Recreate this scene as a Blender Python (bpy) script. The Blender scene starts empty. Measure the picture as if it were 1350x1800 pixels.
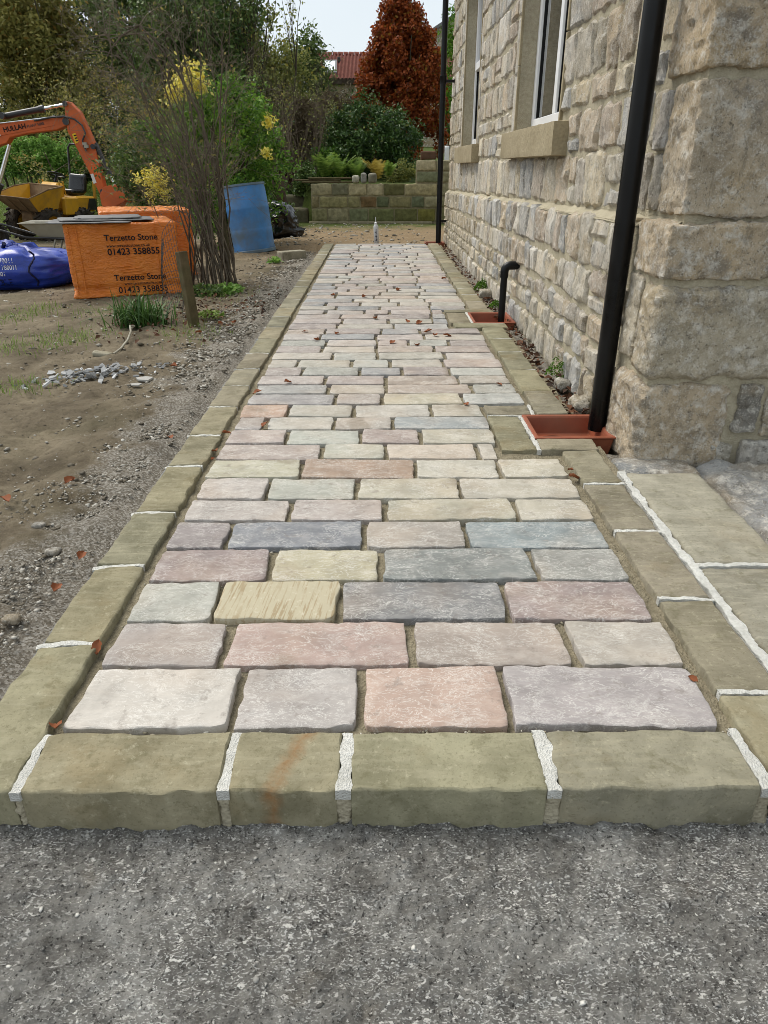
import bpy, math, random
import numpy as np
from mathutils import Vector, Matrix
from mathutils.bvhtree import BVHTree
R = math.radians
rng = np.random.default_rng(7)
random.seed(7)
SC = bpy.context.scene
COL = SC.collection

# ------------------------------------------------------------------ camera
CAM_H, PITCH, YAW, FPX = 0.9, R(25.9), R(-0.37), 1250.0
cd = bpy.data.cameras.new('camera'); cam = bpy.data.objects.new('camera', cd); COL.objects.link(cam)
cam.location = (0, 0, CAM_H); cam.rotation_euler = (R(90) - PITCH, 0, YAW)
cd.sensor_fit = 'VERTICAL'; cd.sensor_height = 36; cd.sensor_width = 27; cd.lens = FPX / 1800 * 36
cd.clip_start = .02; cd.clip_end = 2000
SC.camera = cam
# ------------------------------------------------------------------ world, sun, exposure
SUN_EL, SUN_AZ = R(57), R(305)      # azimuth measured clockwise from +Y
w = bpy.data.worlds.new('World'); SC.world = w; w.use_nodes = True
wn = w.node_tree; wn.nodes.clear()
o_ = wn.nodes.new('ShaderNodeOutputWorld'); b_ = wn.nodes.new('ShaderNodeBackground'); sky = wn.nodes.new('ShaderNodeTexSky')
sky.sky_type = 'NISHITA'; sky.sun_disc = False; sky.sun_elevation = SUN_EL; sky.sun_rotation = SUN_AZ
sky.air_density = 1.0; sky.dust_density = 3.0; sky.ozone_density = 1.0
mx = wn.nodes.new('ShaderNodeMix'); mx.data_type = 'RGBA'
tc = wn.nodes.new('ShaderNodeTexCoord'); nz = wn.nodes.new('ShaderNodeTexNoise'); nz.inputs['Scale'].default_value = 2.2; nz.inputs['Detail'].default_value = 5
cr = wn.nodes.new('ShaderNodeValToRGB')
cr.color_ramp.elements[0].position = .3; cr.color_ramp.elements[0].color = (3.75, 4.1, 4.3, 1)
cr.color_ramp.elements[1].position = .75; cr.color_ramp.elements[1].color = (4.4, 4.65, 4.8, 1)
wn.links.new(tc.outputs['Generated'], nz.inputs['Vector']); wn.links.new(nz.outputs['Fac'], cr.inputs['Fac'])
mx.inputs[0].default_value = .88
wn.links.new(sky.outputs[0], mx.inputs[6]); wn.links.new(cr.outputs[0], mx.inputs[7])
wn.links.new(mx.outputs[2], b_.inputs['Color']); b_.inputs['Strength'].default_value = .1
wn.links.new(b_.outputs[0], o_.inputs[0])
sd = bpy.data.lights.new('sun', 'SUN'); sun = bpy.data.objects.new('sun', sd); COL.objects.link(sun)
sd.energy = 1.5; sd.angle = R(35); sd.color = (1, .95, .87)
sdir = Vector((math.sin(SUN_AZ) * math.cos(SUN_EL), math.cos(SUN_AZ) * math.cos(SUN_EL), math.sin(SUN_EL)))
sun.rotation_euler = sdir.to_track_quat('Z', 'Y').to_euler(); sun.location = (-6, -6, 12)
vs = SC.view_settings; vs.view_transform = 'Standard'; vs.look = 'None'; vs.gamma = 1; vs.exposure = 1.08
try: vs.use_curve_mapping = False
except Exception: pass
SC.render.engine = 'CYCLES'
SC.cycles.pixel_filter_type = 'BLACKMAN_HARRIS'; SC.cycles.filter_width = .85
SC.cycles.max_bounces = 6; SC.cycles.transparent_max_bounces = 6

# ------------------------------------------------------------------ measuring (surveyed from the photograph's perspective)
def ray(px, py):
    x = (px - 675) / FPX; y = -(py - 900) / FPX
    c, s = math.cos(PITCH), math.sin(PITCH)
    d = (x, c + y * s, -s + y * c); a = YAW
    return Vector((d[0] * math.cos(a) - d[1] * math.sin(a), d[0] * math.sin(a) + d[1] * math.cos(a), d[2]))
def G(px, py, z=0.):
    d = ray(px, py); return Vector((0, 0, CAM_H)) + d * ((z - CAM_H) / d.z)
def at(px, py, y):
    d = ray(px, py); return Vector((0, 0, CAM_H)) + d * (y / d.y)
def sstep(t): t = np.clip(t, 0, 1); return t * t * (3 - 2 * t)
def T(x, y):                                     # ground height
    x = np.asarray(x, float); y = np.asarray(y, float)
    z = -.072 - .18 * sstep((-x - 1.0) / 4.5) * sstep((y - 2) / 6)
    left = z + np.clip(y - 14.0, 0, 14) * .085
    right = np.where(y > 14.75, .60 + np.clip(y - 15, 0, 25) * .055, -.04 + 0 * y)
    right = np.where(y < 9.9, z, right)
    b = sstep((-x - 1.30) / .28)
    return np.where(y < 9.9, z, b * left + (1 - b) * right)
def ground(px, py):
    z = -.07
    for _ in range(6):
        p = G(px, py, z); z = float(T(p.x, p.y))
    return p

# ------------------------------------------------------------------ numpy noise
def _hash(ix, iy, iz, s):
    n = (ix * 374761393 + iy * 668265263 + iz * 1274126177 + s * 974711) & 0x7fffffff
    n = ((n ^ (n >> 13)) * 1274126177) & 0x7fffffff
    n = ((n ^ (n >> 16)) * 668265263) & 0x7fffffff
    return ((n ^ (n >> 15)) & 0xffff) / 65535.0
def vnoise(p, s=0):
    p = np.asarray(p, float); f = np.floor(p).astype(np.int64); t = p - f; t = t * t * (3 - 2 * t)
    r = 0
    for a in (0, 1):
        for b in (0, 1):
            for c in (0, 1):
                r = r + _hash(f[..., 0] + a, f[..., 1] + b, f[..., 2] + c, s) * (t[..., 0] if a else 1 - t[..., 0]) * (t[..., 1] if b else 1 - t[..., 1]) * (t[..., 2] if c else 1 - t[..., 2])
    return r * 2 - 1
def fbm(p, s=0, o=3):
    r = 0; a = 1.; p = np.asarray(p, float)
    for i in range(o): r = r + a * vnoise(p * 2 ** i + 17.3 * i, s + i); a *= .5
    return r

# ------------------------------------------------------------------ object helpers
def S(r, g, b, k=.84):
    f = lambda v: (v / 12.92 if v <= .04045 else ((v + .055) / 1.055) ** 2.4)
    return (f(r / 255) * k, f(g / 255) * k, f(b / 255) * k)
def mesh(name, v, f, smooth=False, sharp=0):
    me = bpy.data.meshes.new(name); v = np.asarray(v, dtype=np.float32).reshape(-1, 3)
    if isinstance(f, np.ndarray):
        n, k = f.shape
        me.vertices.add(len(v)); me.vertices.foreach_set('co', v.ravel())
        me.loops.add(n * k); me.loops.foreach_set('vertex_index', f.astype(np.int32).ravel())
        me.polygons.add(n); me.polygons.foreach_set('loop_start', np.arange(0, n * k, k, dtype=np.int32))
        try: me.polygons.foreach_set('loop_total', np.full(n, k, dtype=np.int32))
        except Exception: pass
        me.update(calc_edges=True)
    else:
        me.from_pydata([tuple(map(float, q)) for q in v], [], [tuple(int(i) for i in q) for q in f]); me.update()
    if smooth:
        me.polygons.foreach_set('use_smooth', np.ones(len(me.polygons), dtype=bool))
        if sharp: me.set_sharp_from_angle(angle=R(sharp))
    return me
def obj(name, me, mat=None, parent=None, loc=None, color=None):
    o = bpy.data.objects.new(name, me); COL.objects.link(o)
    if mat is not None and me is not None and not me.materials: me.materials.append(mat)
    if parent is not None: o.parent = parent
    if loc is not None: o.location = loc
    if color is not None: o.color = (*color, 1)
    return o
def tag(o, label=None, cat=None, group=None, kind=None):
    if label: o['label'] = label
    if cat: o['category'] = cat
    if group: o['group'] = group
    if kind: o['kind'] = kind
    return o
def thing(name, label, cat, loc=(0, 0, 0), rz=0., group=None):
    o = bpy.data.objects.new(name, None); COL.objects.link(o); o.location = loc; o.rotation_euler = (0, 0, rz)
    o.empty_display_size = .1
    return tag(o, label, cat, group)
class MB:
    def __init__(s): s.v = []; s.f = []
    def add(s, v, f):
        b = len(s.v); s.v += [tuple(map(float, q)) for q in v]; s.f += [tuple(i + b for i in q) for q in f]; return s
    def box(s, lo, hi, M=None, bev=0.):
        x0, y0, z0 = lo; x1, y1, z1 = hi
        if bev <= 0:
            v = [(x0, y0, z0), (x1, y0, z0), (x1, y1, z0), (x0, y1, z0), (x0, y0, z1), (x1, y0, z1), (x1, y1, z1), (x0, y1, z1)]
            f = [(3, 2, 1, 0), (4, 5, 6, 7), (0, 1, 5, 4), (1, 2, 6, 5), (2, 3, 7, 6), (3, 0, 4, 7)]
        else:
            v, f = rbox(x1 - x0, y1 - y0, z1 - z0, bev); c = ((x0 + x1) / 2, (y0 + y1) / 2, (z0 + z1) / 2)
            v = [(a + c[0], b + c[1], d + c[2]) for a, b, d in v]
        if M is not None: v = [tuple(M @ Vector(q)) for q in v]
        return s.add(v, f)
    def tube(s, pts, r, n=8, cap=True, closed=False):
        pts = [Vector(p) for p in pts]; m = len(pts); rr = r if isinstance(r, (list, tuple)) else [r] * m
        up = None; rings = []
        for i, p in enumerate(pts):
            d = (pts[(i + 1) % m] - pts[i - 1]) if closed else (pts[min(i + 1, m - 1)] - pts[max(i - 1, 0)])
            d.normalize()
            if up is None: up = Vector((0, 0, 1)) if abs(d.z) < .9 else Vector((1, 0, 0))
            a = d.cross(up).normalized(); up = a.cross(d).normalized()
            rings.append([p + (a * math.cos(2 * math.pi * k / n) + up * math.sin(2 * math.pi * k / n)) * rr[i] for k in range(n)])
        v = [q for g in rings for q in g]; f = []
        for i in range(m if closed else m - 1):
            j = (i + 1) % m
            for k in range(n): f.append((i * n + k, i * n + (k + 1) % n, j * n + (k + 1) % n, j * n + k))
        if cap and not closed: f += [tuple(range(n)), tuple(range((m - 1) * n, m * n))[::-1]]
        return s.add(v, f)
    def lathe(s, prof, n=24, M=None, cap=False):
        v = []; f = []
        for r, z in prof:
            for k in range(n): a = 2 * math.pi * k / n; v.append((r * math.cos(a), r * math.sin(a), z))
        for i in range(len(prof) - 1):
            for k in range(n): f.append((i * n + k, i * n + (k + 1) % n, (i + 1) * n + (k + 1) % n, (i + 1) * n + k))
        if cap: f += [tuple(range(n))[::-1], tuple(range((len(prof) - 1) * n, len(prof) * n))]
        if M is not None: v = [tuple(M @ Vector(q)) for q in v]
        return s.add(v, f)
    def prism(s, poly, d):
        d = Vector(d); n = len(poly); v = [Vector(p) for p in poly] + [Vector(p) + d for p in poly]
        f = [tuple(range(n))[::-1], tuple(range(n, 2 * n))] + [(i, (i + 1) % n, n + (i + 1) % n, n + i) for i in range(n)]
        return s.add(v, f)
    def build(s, name, mat, parent=None, smooth=False, bevel=0., loc=None, color=None, seg=2):
        me = mesh(name, s.v, s.f, smooth)
        import bmesh as _b
        bm = _b.new(); bm.from_mesh(me); _b.ops.recalc_face_normals(bm, faces=bm.faces); bm.to_mesh(me); bm.free()
        if smooth: me.polygons.foreach_set('use_smooth', np.ones(len(me.polygons), dtype=bool))
        o = obj(name, me, mat, parent, loc, color)
        if bevel > 0:
            m = o.modifiers.new('bevel', 'BEVEL'); m.width = bevel; m.segments = seg; m.limit_method = 'ANGLE'; m.angle_limit = R(35)
        if smooth:
            try:
                m = o.modifiers.new('ws', 'WEIGHTED_NORMAL')
                me.set_sharp_from_angle(angle=R(40))
                o.modifiers.remove(m)
            except Exception: pass
        return o
def rbox(w, d, h, b):
    return [(sx * (w / 2 - (0 if ax == 0 else b)), sy * (d / 2 - (0 if ax == 1 else b)), sz * (h / 2 - (0 if ax == 2 else b))) for ax in range(3) for sx in (-1, 1) for sy in (-1, 1) for sz in (-1, 1)], _rbf
def _mk_rbf():
    idx = lambda ax, sx, sy, sz: ax * 8 + (4 if sx > 0 else 0) + (2 if sy > 0 else 0) + (1 if sz > 0 else 0)
    F = []
    for s in (-1, 1):
        F.append((idx(0, s, -1, -1), idx(0, s, 1, -1), idx(0, s, 1, 1), idx(0, s, -1, 1)))
        F.append((idx(1, -1, s, -1), idx(1, 1, s, -1), idx(1, 1, s, 1), idx(1, -1, s, 1)))
        F.append((idx(2, -1, -1, s), idx(2, 1, -1, s), idx(2, 1, 1, s), idx(2, -1, 1, s)))
    for a in (-1, 1):
        for b in (-1, 1):
            F.append((idx(0, a, b, -1), idx(0, a, b, 1), idx(1, a, b, 1), idx(1, a, b, -1)))
            F.append((idx(0, a, -1, b), idx(0, a, 1, b), idx(2, a, 1, b), idx(2, a, -1, b)))
            F.append((idx(1, -1, a, b), idx(1, 1, a, b), idx(2, 1, a, b), idx(2, -1, a, b)))
            for c in (-1, 1): F.append((idx(0, a, b, c), idx(1, a, b, c), idx(2, a, b, c)))
    return F
_rbf = _mk_rbf()

# stone with an irregular outline: local u, v in plane, n outwards
def stone_face(wd, ht, dp, nu, nv, seed, bev=.01, bd=.01, wob=.004, rough=.003, bulge=0., cr=.03, nf=18., taper=.0, wf=28.):
    def samp(n, L):
        e = min(bev / L, .3)
        inner = np.linspace(-1 + 2 * e, 1 - 2 * e, max(n - 1, 2))
        return np.concatenate([[-1, -1 + .7 * e], inner, [1 - .7 * e, 1]])
    s = samp(nu, wd); t = samp(nv, ht); A, B = np.meshgrid(s, t); nu_, nv_ = len(s), len(t)
    off = seed * 3.71
    P = np.stack([A * wd / 2 + off, B * ht / 2 - off, np.zeros_like(A) + seed * .77], -1)
    wx = wob * fbm(np.stack([np.sign(A) * 5 + off, B * ht / 2 * wf, 0 * A + seed], -1), seed, 3)
    wy = wob * fbm(np.stack([A * wd / 2 * wf, np.sign(B) * 5 - off, 0 * A + seed * 2.], -1), seed + 5, 3)
    tx = (random.Random(seed).uniform(-1, 1)) * taper; ty = (random.Random(seed + 1).uniform(-1, 1)) * taper
    X = A * wd / 2 * (1 + tx * B) + wx * np.abs(A) ** 4; Y = B * ht / 2 * (1 + ty * A) + wy * np.abs(B) ** 4
    c = np.clip(np.abs(A), 0, 1) ** 10 * np.clip(np.abs(B), 0, 1) ** 10
    rc = np.array([random.Random(seed * 7 + k).uniform(.2, 1.6) for k in range(4)])
    q = rc[((A > 0) * 1 + (B > 0) * 2)]
    X = X - np.sign(A) * c * q * cr * min(wd, ht); Y = Y - np.sign(B) * c * q * cr * min(wd, ht)
    eu = (1 - np.abs(A)) * wd / 2; ev = (1 - np.abs(B)) * ht / 2
    bb = bev * (1 + .6 * vnoise(P * 30, seed + 9))
    e = np.clip(np.minimum(eu, ev) / np.maximum(bb, 1e-4), 0, 1)
    Z = -bd * (1 - e) ** 1.6 + bulge * (1 - A ** 2) * (1 - B ** 2) + rough * fbm(P * nf, seed + 3, 4) * (0.35 + .65 * e)
    v = np.stack([X, Y, Z], -1).reshape(-1, 3)
    f = []
    for j in range(nv_ - 1):
        b = j * nu_
        for i in range(nu_ - 1): f.append((b + i, b + i + 1, b + nu_ + i + 1, b + nu_ + i))
    loop = [i for i in range(nu_)] + [j * nu_ + nu_ - 1 for j in range(1, nv_)] + [(nv_ - 1) * nu_ + i for i in range(nu_ - 2, -1, -1)] + [j * nu_ for j in range(nv_ - 2, 0, -1)]
    sk = v[loop].copy(); sk[:, 2] = -dp; base = len(v); v = np.vstack([v, sk]); L = len(loop)
    for k in range(L): f.append((loop[k], base + k, base + (k + 1) % L, loop[(k + 1) % L]))
    return v, np.array(f)
# rough block with all six faces
def rock_box(lo, hi, res, seed, rough=.01, rnd=.03, nf=8., k=6.):
    lo = np.array(lo, float); hi = np.array(hi, float); L = hi - lo
    n = np.maximum(np.round(L / res).astype(int), 2); V = {}; vl = []; F = []
    def vid(i, j, m):
        key = (i, j, m)
        if key not in V: V[key] = len(vl); vl.append(key)
        return V[key]
    for ax in range(3):
        a, b = [q for q in range(3) if q != ax]
        for side in (0, n[ax]):
            for i in range(n[a]):
                for j in range(n[b]):
                    q = []
                    for di, dj in ((0, 0), (1, 0), (1, 1), (0, 1)):
                        c = [0, 0, 0]; c[ax] = side; c[a] = i + di; c[b] = j + dj; q.append(vid(*c))
                    flip = (side == 0) ^ (ax == 1)
                    F.append(q[::-1] if flip else q)
    g = np.array(vl, float) / n; p = g * L; c = L / 2; d = p - c
    inner = np.maximum(c - rnd, 1e-4); cl = np.clip(d, -inner, inner); o = d - cl; ln = np.linalg.norm(o, axis=1, keepdims=True)
    dd = cl + np.where(ln > 1e-9, o / np.maximum(ln, 1e-9) * np.minimum(ln, rnd), 0)
    nrm = dd / np.maximum(c, 1e-6); nrm = np.sign(nrm) * np.abs(nrm) ** k; nrm /= np.maximum(np.linalg.norm(nrm, axis=1, keepdims=True), 1e-6)
    P = dd + c + lo
    P = P + nrm * (rough * (.7 * fbm(P * nf + seed * 9.1, seed, 4) + .45 * fbm(P * nf * 3.7 + seed * 5.3, seed + 7, 3)))[:, None]
    return P, np.array(F)
def rough_tubes(P0, P1, R0, R1, n=3):
    P0, P1 = np.asarray(P0, float), np.asarray(P1, float); R0 = np.asarray(R0, float); R1 = np.asarray(R1, float)
    d = P1 - P0; d /= np.maximum(np.linalg.norm(d, axis=1, keepdims=True), 1e-9)
    up = np.where(np.abs(d[:, 2:3]) < .9, np.array([[0, 0, 1.]]), np.array([[1., 0, 0]]))
    a = np.cross(d, up); a /= np.linalg.norm(a, axis=1, keepdims=True); b = np.cross(d, a); V = []
    for P, Rr in ((P0, R0), (P1, R1)):
        for k in range(n):
            an = 2 * math.pi * k / n; V.append(P + (a * math.cos(an) + b * math.sin(an)) * Rr[:, None])
    V = np.stack(V, 1); m = len(P0); base = np.arange(m)[:, None] * 2 * n
    F = np.concatenate([base + np.array([[k, (k + 1) % n, n + (k + 1) % n, n + k]]) for k in range(n)], 0)
    return V.reshape(-1, 3), F
def leaf_quads(C, size, up=.3, asp=.55, fold=.25, seed=0, dirs=None, droop=0.):
    r = np.random.default_rng(seed); m = len(C); C = np.asarray(C, float)
    size = np.broadcast_to(size, (m,)) * r.uniform(.7, 1.3, m)
    nrm = r.normal(size=(m, 3)); nrm[:, 2] = np.abs(nrm[:, 2]) + up; nrm /= np.linalg.norm(nrm, axis=1, keepdims=True)
    d = r.normal(size=(m, 3)) if dirs is None else dirs + r.normal(size=(m, 3)) * .35
    d[:, 2] -= droop
    d -= nrm * (d * nrm).sum(1, keepdims=True); d /= np.linalg.norm(d, axis=1, keepdims=True); s = np.cross(nrm, d)
    L = size[:, None]; W = (size * asp)[:, None]
    V = np.stack([C - d * L * .5, C + s * W * .5 + nrm * L * fold * .5, C + d * L * .5, C - s * W * .5 + nrm * L * fold * .5], 1).reshape(-1, 3)
    b = np.arange(m)[:, None] * 4
    return V, np.concatenate([b + np.array([[0, 1, 2]]), b + np.array([[0, 2, 3]])], 0)

# ------------------------------------------------------------------ materials
def nd(nt, t, ins=None, **props):
    n = nt.nodes.new(t)
    for k, v in props.items(): setattr(n, k, v)
    for k, v in (ins or {}).items():
        sck = n.inputs[k]
        if isinstance(v, bpy.types.NodeSocket): nt.links.new(v, sck)
        elif isinstance(v, (tuple, list)) and len(v) == 3 and sck.type == 'RGBA': sck.default_value = (*v, 1)
        else: sck.default_value = v
    return n
def noise(nt, vec, sc, det=4, ro=.55, di=0.): return nd(nt, 'ShaderNodeTexNoise', {'Vector': vec, 'Scale': sc, 'Detail': det, 'Roughness': ro, 'Distortion': di}).outputs['Fac']
def ramp(nt, fac, stops, inter='LINEAR'):
    n = nd(nt, 'ShaderNodeValToRGB', {'Fac': fac}); e = n.color_ramp.elements; n.color_ramp.interpolation = inter
    while len(e) < len(stops): e.new(.5)
    for q, (p, c) in zip(e, stops):
        q.position = p; q.color = (c, c, c, 1) if isinstance(c, (int, float)) else (*c, 1)
    return n.outputs['Color']
def mixc(nt, fac, a, b, blend='MIX'):
    n = nt.nodes.new('ShaderNodeMix'); n.data_type = 'RGBA'; n.blend_type = blend
    for i, v in ((0, fac), (6, a), (7, b)):
        if isinstance(v, bpy.types.NodeSocket): nt.links.new(v, n.inputs[i])
        elif i == 0: n.inputs[0].default_value = v
        else: n.inputs[i].default_value = (*v, 1) if len(v) == 3 else v
    return n.outputs[2]
def ma(nt, op, a, b=0., c=None):
    ins = {0: a, 1: b}
    if c is not None: ins[2] = c
    return nd(nt, 'ShaderNodeMath', ins, operation=op).outputs[0]
def bump(nt, h, st, dist, nrm=None):
    ins = {'Height': h, 'Strength': st, 'Distance': dist}
    if nrm is not None: ins['Normal'] = nrm
    return nd(nt, 'ShaderNodeBump', ins).outputs[0]
def newmat(name, rough=.8, spec=.3):
    m = bpy.data.materials.new(name); m.use_nodes = True; nt = m.node_tree; p = nt.nodes['Principled BSDF']
    p.inputs['Roughness'].default_value = rough; p.inputs['Specular IOR Level'].default_value = spec
    return m, nt, p
def coords(nt, rnd=True, kind='Object'):
    t = nd(nt, 'ShaderNodeTexCoord').outputs[kind]
    if not rnd: return t
    oi = nd(nt, 'ShaderNodeObjectInfo').outputs['Random']
    cx = nd(nt, 'ShaderNodeCombineXYZ', {0: ma(nt, 'MULTIPLY', oi, 37.), 1: ma(nt, 'MULTIPLY', oi, 91.), 2: ma(nt, 'MULTIPLY', oi, 53.)}).outputs[0]
    return nd(nt, 'ShaderNodeVectorMath', {0: t, 1: cx}, operation='ADD').outputs[0]
def simple(name, col, rough=.6, spec=.4, var=.25, sc=12., dirt=None, dirt_amt=.5, bmp=0., metal=0., objcol=False, dsc=3.):
    m, nt, p = newmat(name, rough, spec); v = coords(nt)
    base = nd(nt, 'ShaderNodeObjectInfo').outputs['Color'] if objcol else col
    n = noise(nt, v, sc, 5, .6)
    c = mixc(nt, 1., base, ramp(nt, n, [(.25, 1 - var), (.75, 1 + var * .5)]), 'MULTIPLY')
    if dirt:
        c = mixc(nt, ma(nt, 'MULTIPLY', ramp(nt, noise(nt, v, dsc, 6, .65), [(.42, 0.), (.68, 1.)]), dirt_amt), c, dirt)
    nt.links.new(c, p.inputs['Base Color']); p.inputs['Metallic'].default_value = metal
    if bmp: nt.links.new(bump(nt, n, bmp, .01), p.inputs['Normal'])
    nt.links.new(ramp(nt, noise(nt, v, sc * .6, 3), [(.3, max(rough - .12, .03)), (.7, min(rough + .12, 1.))]), p.inputs['Roughness'])
    return m
M = {}
# riven sandstone sett: colour from the object, pale scuffed wisps, fine layered relief
def mk_sett():
    m, nt, p = newmat('sett_stone', .8, .25); v = coords(nt); oi = nd(nt, 'ShaderNodeObjectInfo'); rnd = oi.outputs['Random']
    ang = nd(nt, 'ShaderNodeCombineXYZ', {2: ma(nt, 'MULTIPLY', rnd, 6.)}).outputs[0]
    rot = nd(nt, 'ShaderNodeMapping', {'Vector': v, 'Rotation': ang, 'Scale': (1., 2.2, 1.)}).outputs[0]
    big = noise(nt, v, 9., 6, .62, .5)
    c = mixc(nt, 1., oi.outputs['Color'], ramp(nt, big, [(.33, .80), (.5, 1.), (.67, 1.15)]), 'MULTIPLY')
    c = mixc(nt, ma(nt, 'MULTIPLY', ramp(nt, noise(nt, v, 4., 3, .5), [(.5, 0.), (.66, 1.)]), .2), c, S(196, 170, 142))
    c = mixc(nt, ma(nt, 'MULTIPLY', ramp(nt, noise(nt, rot, 13., 6, .65, .6), [(.50, 0.), (.68, 1.)]), .2), c, S(226, 220, 212))
    r1 = ma(nt, 'ABSOLUTE', ma(nt, 'SUBTRACT', noise(nt, rot, 20., 8, .66, 1.6), .5)); r2 = ma(nt, 'ABSOLUTE', ma(nt, 'SUBTRACT', noise(nt, rot, 48., 6, .66, 1.), .5))
    v1 = ma(nt, 'MULTIPLY', ramp(nt, r1, [(0., 1.), (.016, 0.)]), ramp(nt, noise(nt, v, 11., 3), [(.40, .1), (.56, 1.)]))
    v2 = ma(nt, 'MULTIPLY', ramp(nt, r2, [(0., 1.), (.022, 0.)]), ramp(nt, noise(nt, v, 12., 3), [(.48, 0.), (.60, .8)]))
    c = mixc(nt, ma(nt, 'MULTIPLY', ma(nt, 'MAXIMUM', v1, v2), .8), c, S(238, 235, 228))
    c = mixc(nt, ramp(nt, noise(nt, v, 31., 7, .72), [(.33, .45), (.43, 0.)]), c, S(124, 114, 106))
    c = mixc(nt, ramp(nt, noise(nt, v, 3.1, 2), [(.68, 0.), (.72, .4)]), c, S(120, 106, 86))
    nt.links.new(c, p.inputs['Base Color'])
    st = noise(nt, rot, 7., 3, .5, 1.4); lay = ma(nt, 'ADD', noise(nt, rot, 22., 9, .70, .5), ma(nt, 'MULTIPLY', ma(nt, 'FRACT', ma(nt, 'MULTIPLY', st, 6.)), .35))
    nt.links.new(bump(nt, lay, .55, .005), p.inputs['Normal'])
    return m
M['sett'] = mk_sett()
def mk_stripe():
    m, nt, p = newmat('striped_sett_stone', .82, .25); v = coords(nt, False)
    rot = nd(nt, 'ShaderNodeMapping', {'Vector': v, 'Rotation': (0, 0, .08)}).outputs[0]
    st = nd(nt, 'ShaderNodeMapping', {'Vector': rot, 'Scale': (1., .05, 1.)}).outputs[0]; wv = noise(nt, st, 150., 3, .6, .1)
    c = mixc(nt, ma(nt, 'MULTIPLY', ramp(nt, wv, [(.52, 0.), (.58, 1.)]), ramp(nt, noise(nt, v, 9., 3), [(.36, .1), (.56, .62)])), S(186, 177, 152), S(150, 128, 92))
    c = mixc(nt, ma(nt, 'MULTIPLY', ramp(nt, noise(nt, v, 60., 6, .7), [(.55, 0.), (.72, 1.)]), .5), c, S(226, 220, 200))
    nt.links.new(c, p.inputs['Base Color']); nt.links.new(bump(nt, noise(nt, v, 24., 8, .7), .6, .005), p.inputs['Normal'])
    return m
M['stripe'] = mk_stripe()
# sawn yorkstone kerb: olive buff with iron staining
def mk_kerb(name, a, b, stain=.35):
    m, nt, p = newmat(name, .85, .2); v = coords(nt)
    n = noise(nt, v, 8., 7, .62, .4); f = noise(nt, v, 150., 5, .7); bl = noise(nt, nd(nt, 'ShaderNodeMapping', {'Vector': v, 'Rotation': (0, 0, .3), 'Scale': (1., 5., 1.)}).outputs[0], 14., 6, .6, .5)
    oi = nd(nt, 'ShaderNodeObjectInfo').outputs['Color']
    c = mixc(nt, ramp(nt, n, [(.36, 0.), (.64, 1.)]), a, b); c = mixc(nt, 1., c, oi, 'MULTIPLY')
    c = mixc(nt, ma(nt, 'MULTIPLY', ramp(nt, bl, [(.50, 0.), (.64, 1.)]), .35), c, tuple(q * 1.22 for q in b))
    c = mixc(nt, ma(nt, 'MULTIPLY', ramp(nt, noise(nt, v, 5., 5, .6), [(.55, 0.), (.72, 1.)]), stain), c, S(134, 110, 66))
    c = mixc(nt, ma(nt, 'MULTIPLY', ramp(nt, noise(nt, v, 26., 7, .7), [(.35, 1.), (.45, 0.)]), .38), c, S(98, 94, 66))
    c = mixc(nt, ramp(nt, noise(nt, v, 60., 6, .72), [(.57, 0.), (.70, .45)]), c, S(196, 190, 164))
    c = mixc(nt, ramp(nt, f, [(.36, .35), (.45, 0.)]), c, S(96, 90, 64))
    nt.links.new(c, p.inputs['Base Color'])
    h = ma(nt, 'ADD', ma(nt, 'ADD', noise(nt, v, 40., 9, .72), ma(nt, 'MULTIPLY', f, .2)), ma(nt, 'MULTIPLY', bl, .4))
    nt.links.new(bump(nt, h, .6, .006), p.inputs['Normal']); return m
M['kerb'] = mk_kerb('kerb_sandstone', S(126, 121, 100), S(157, 151, 128))
M['flag'] = mk_kerb('flag_sandstone', S(142, 138, 122), S(170, 165, 148), .2)
def mk_rust():
    m = M['kerb'].copy(); m.name = 'rust_streaked_kerb'; nt = m.node_tree; p = nt.nodes['Principled BSDF']; old = p.inputs['Base Color'].links[0].from_socket; v = coords(nt, False)
    sh = nd(nt, 'ShaderNodeSeparateXYZ', {0: v}); x = ma(nt, 'ADD', ma(nt, 'SUBTRACT', sh.outputs[0], ma(nt, 'MULTIPLY', sh.outputs[1], .35)), ma(nt, 'MULTIPLY', noise(nt, v, 26., 6, .7), .045))
    d = ma(nt, 'ABSOLUTE', ma(nt, 'SUBTRACT', x, .026))
    fac = ma(nt, 'MULTIPLY', ma(nt, 'MULTIPLY', ramp(nt, d, [(0., 1.), (.022, 0.)]), ramp(nt, noise(nt, v, 40., 6, .7), [(.35, .35), (.6, .85)])), ramp(nt, sh.outputs[2], [(-.0, 0.), (.001, 1.)]) if False else .75)
    nt.links.new(mixc(nt, fac, old, S(146, 98, 48)), p.inputs['Base Color']); return m
M['rustkerb'] = mk_rust()
def mk_mortar(name, a, b, sc=60., bs=.8):
    m, nt, p = newmat(name, .95, .1); v = coords(nt, False)
    n = noise(nt, v, sc, 6, .7); g = nd(nt, 'ShaderNodeTexVoronoi', {'Vector': v, 'Scale': sc * 3.4}).outputs['Distance']
    c = mixc(nt, ramp(nt, n, [(.3, 0.), (.7, 1.)]), a, b)
    c = mixc(nt, ma(nt, 'MULTIPLY', ramp(nt, noise(nt, v, sc * .12, 4), [(.4, 0.), (.7, 1.)]), .35), c, tuple(q * .55 for q in a))
    nt.links.new(c, p.inputs['Base Color'])
    nt.links.new(bump(nt, ma(nt, 'ADD', n, ma(nt, 'MULTIPLY', g, .5)), bs, .008), p.inputs['Normal']); return m
M['white_mortar'] = mk_mortar('white_mortar', S(206, 205, 196), S(244, 243, 237), 90., .8)
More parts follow.
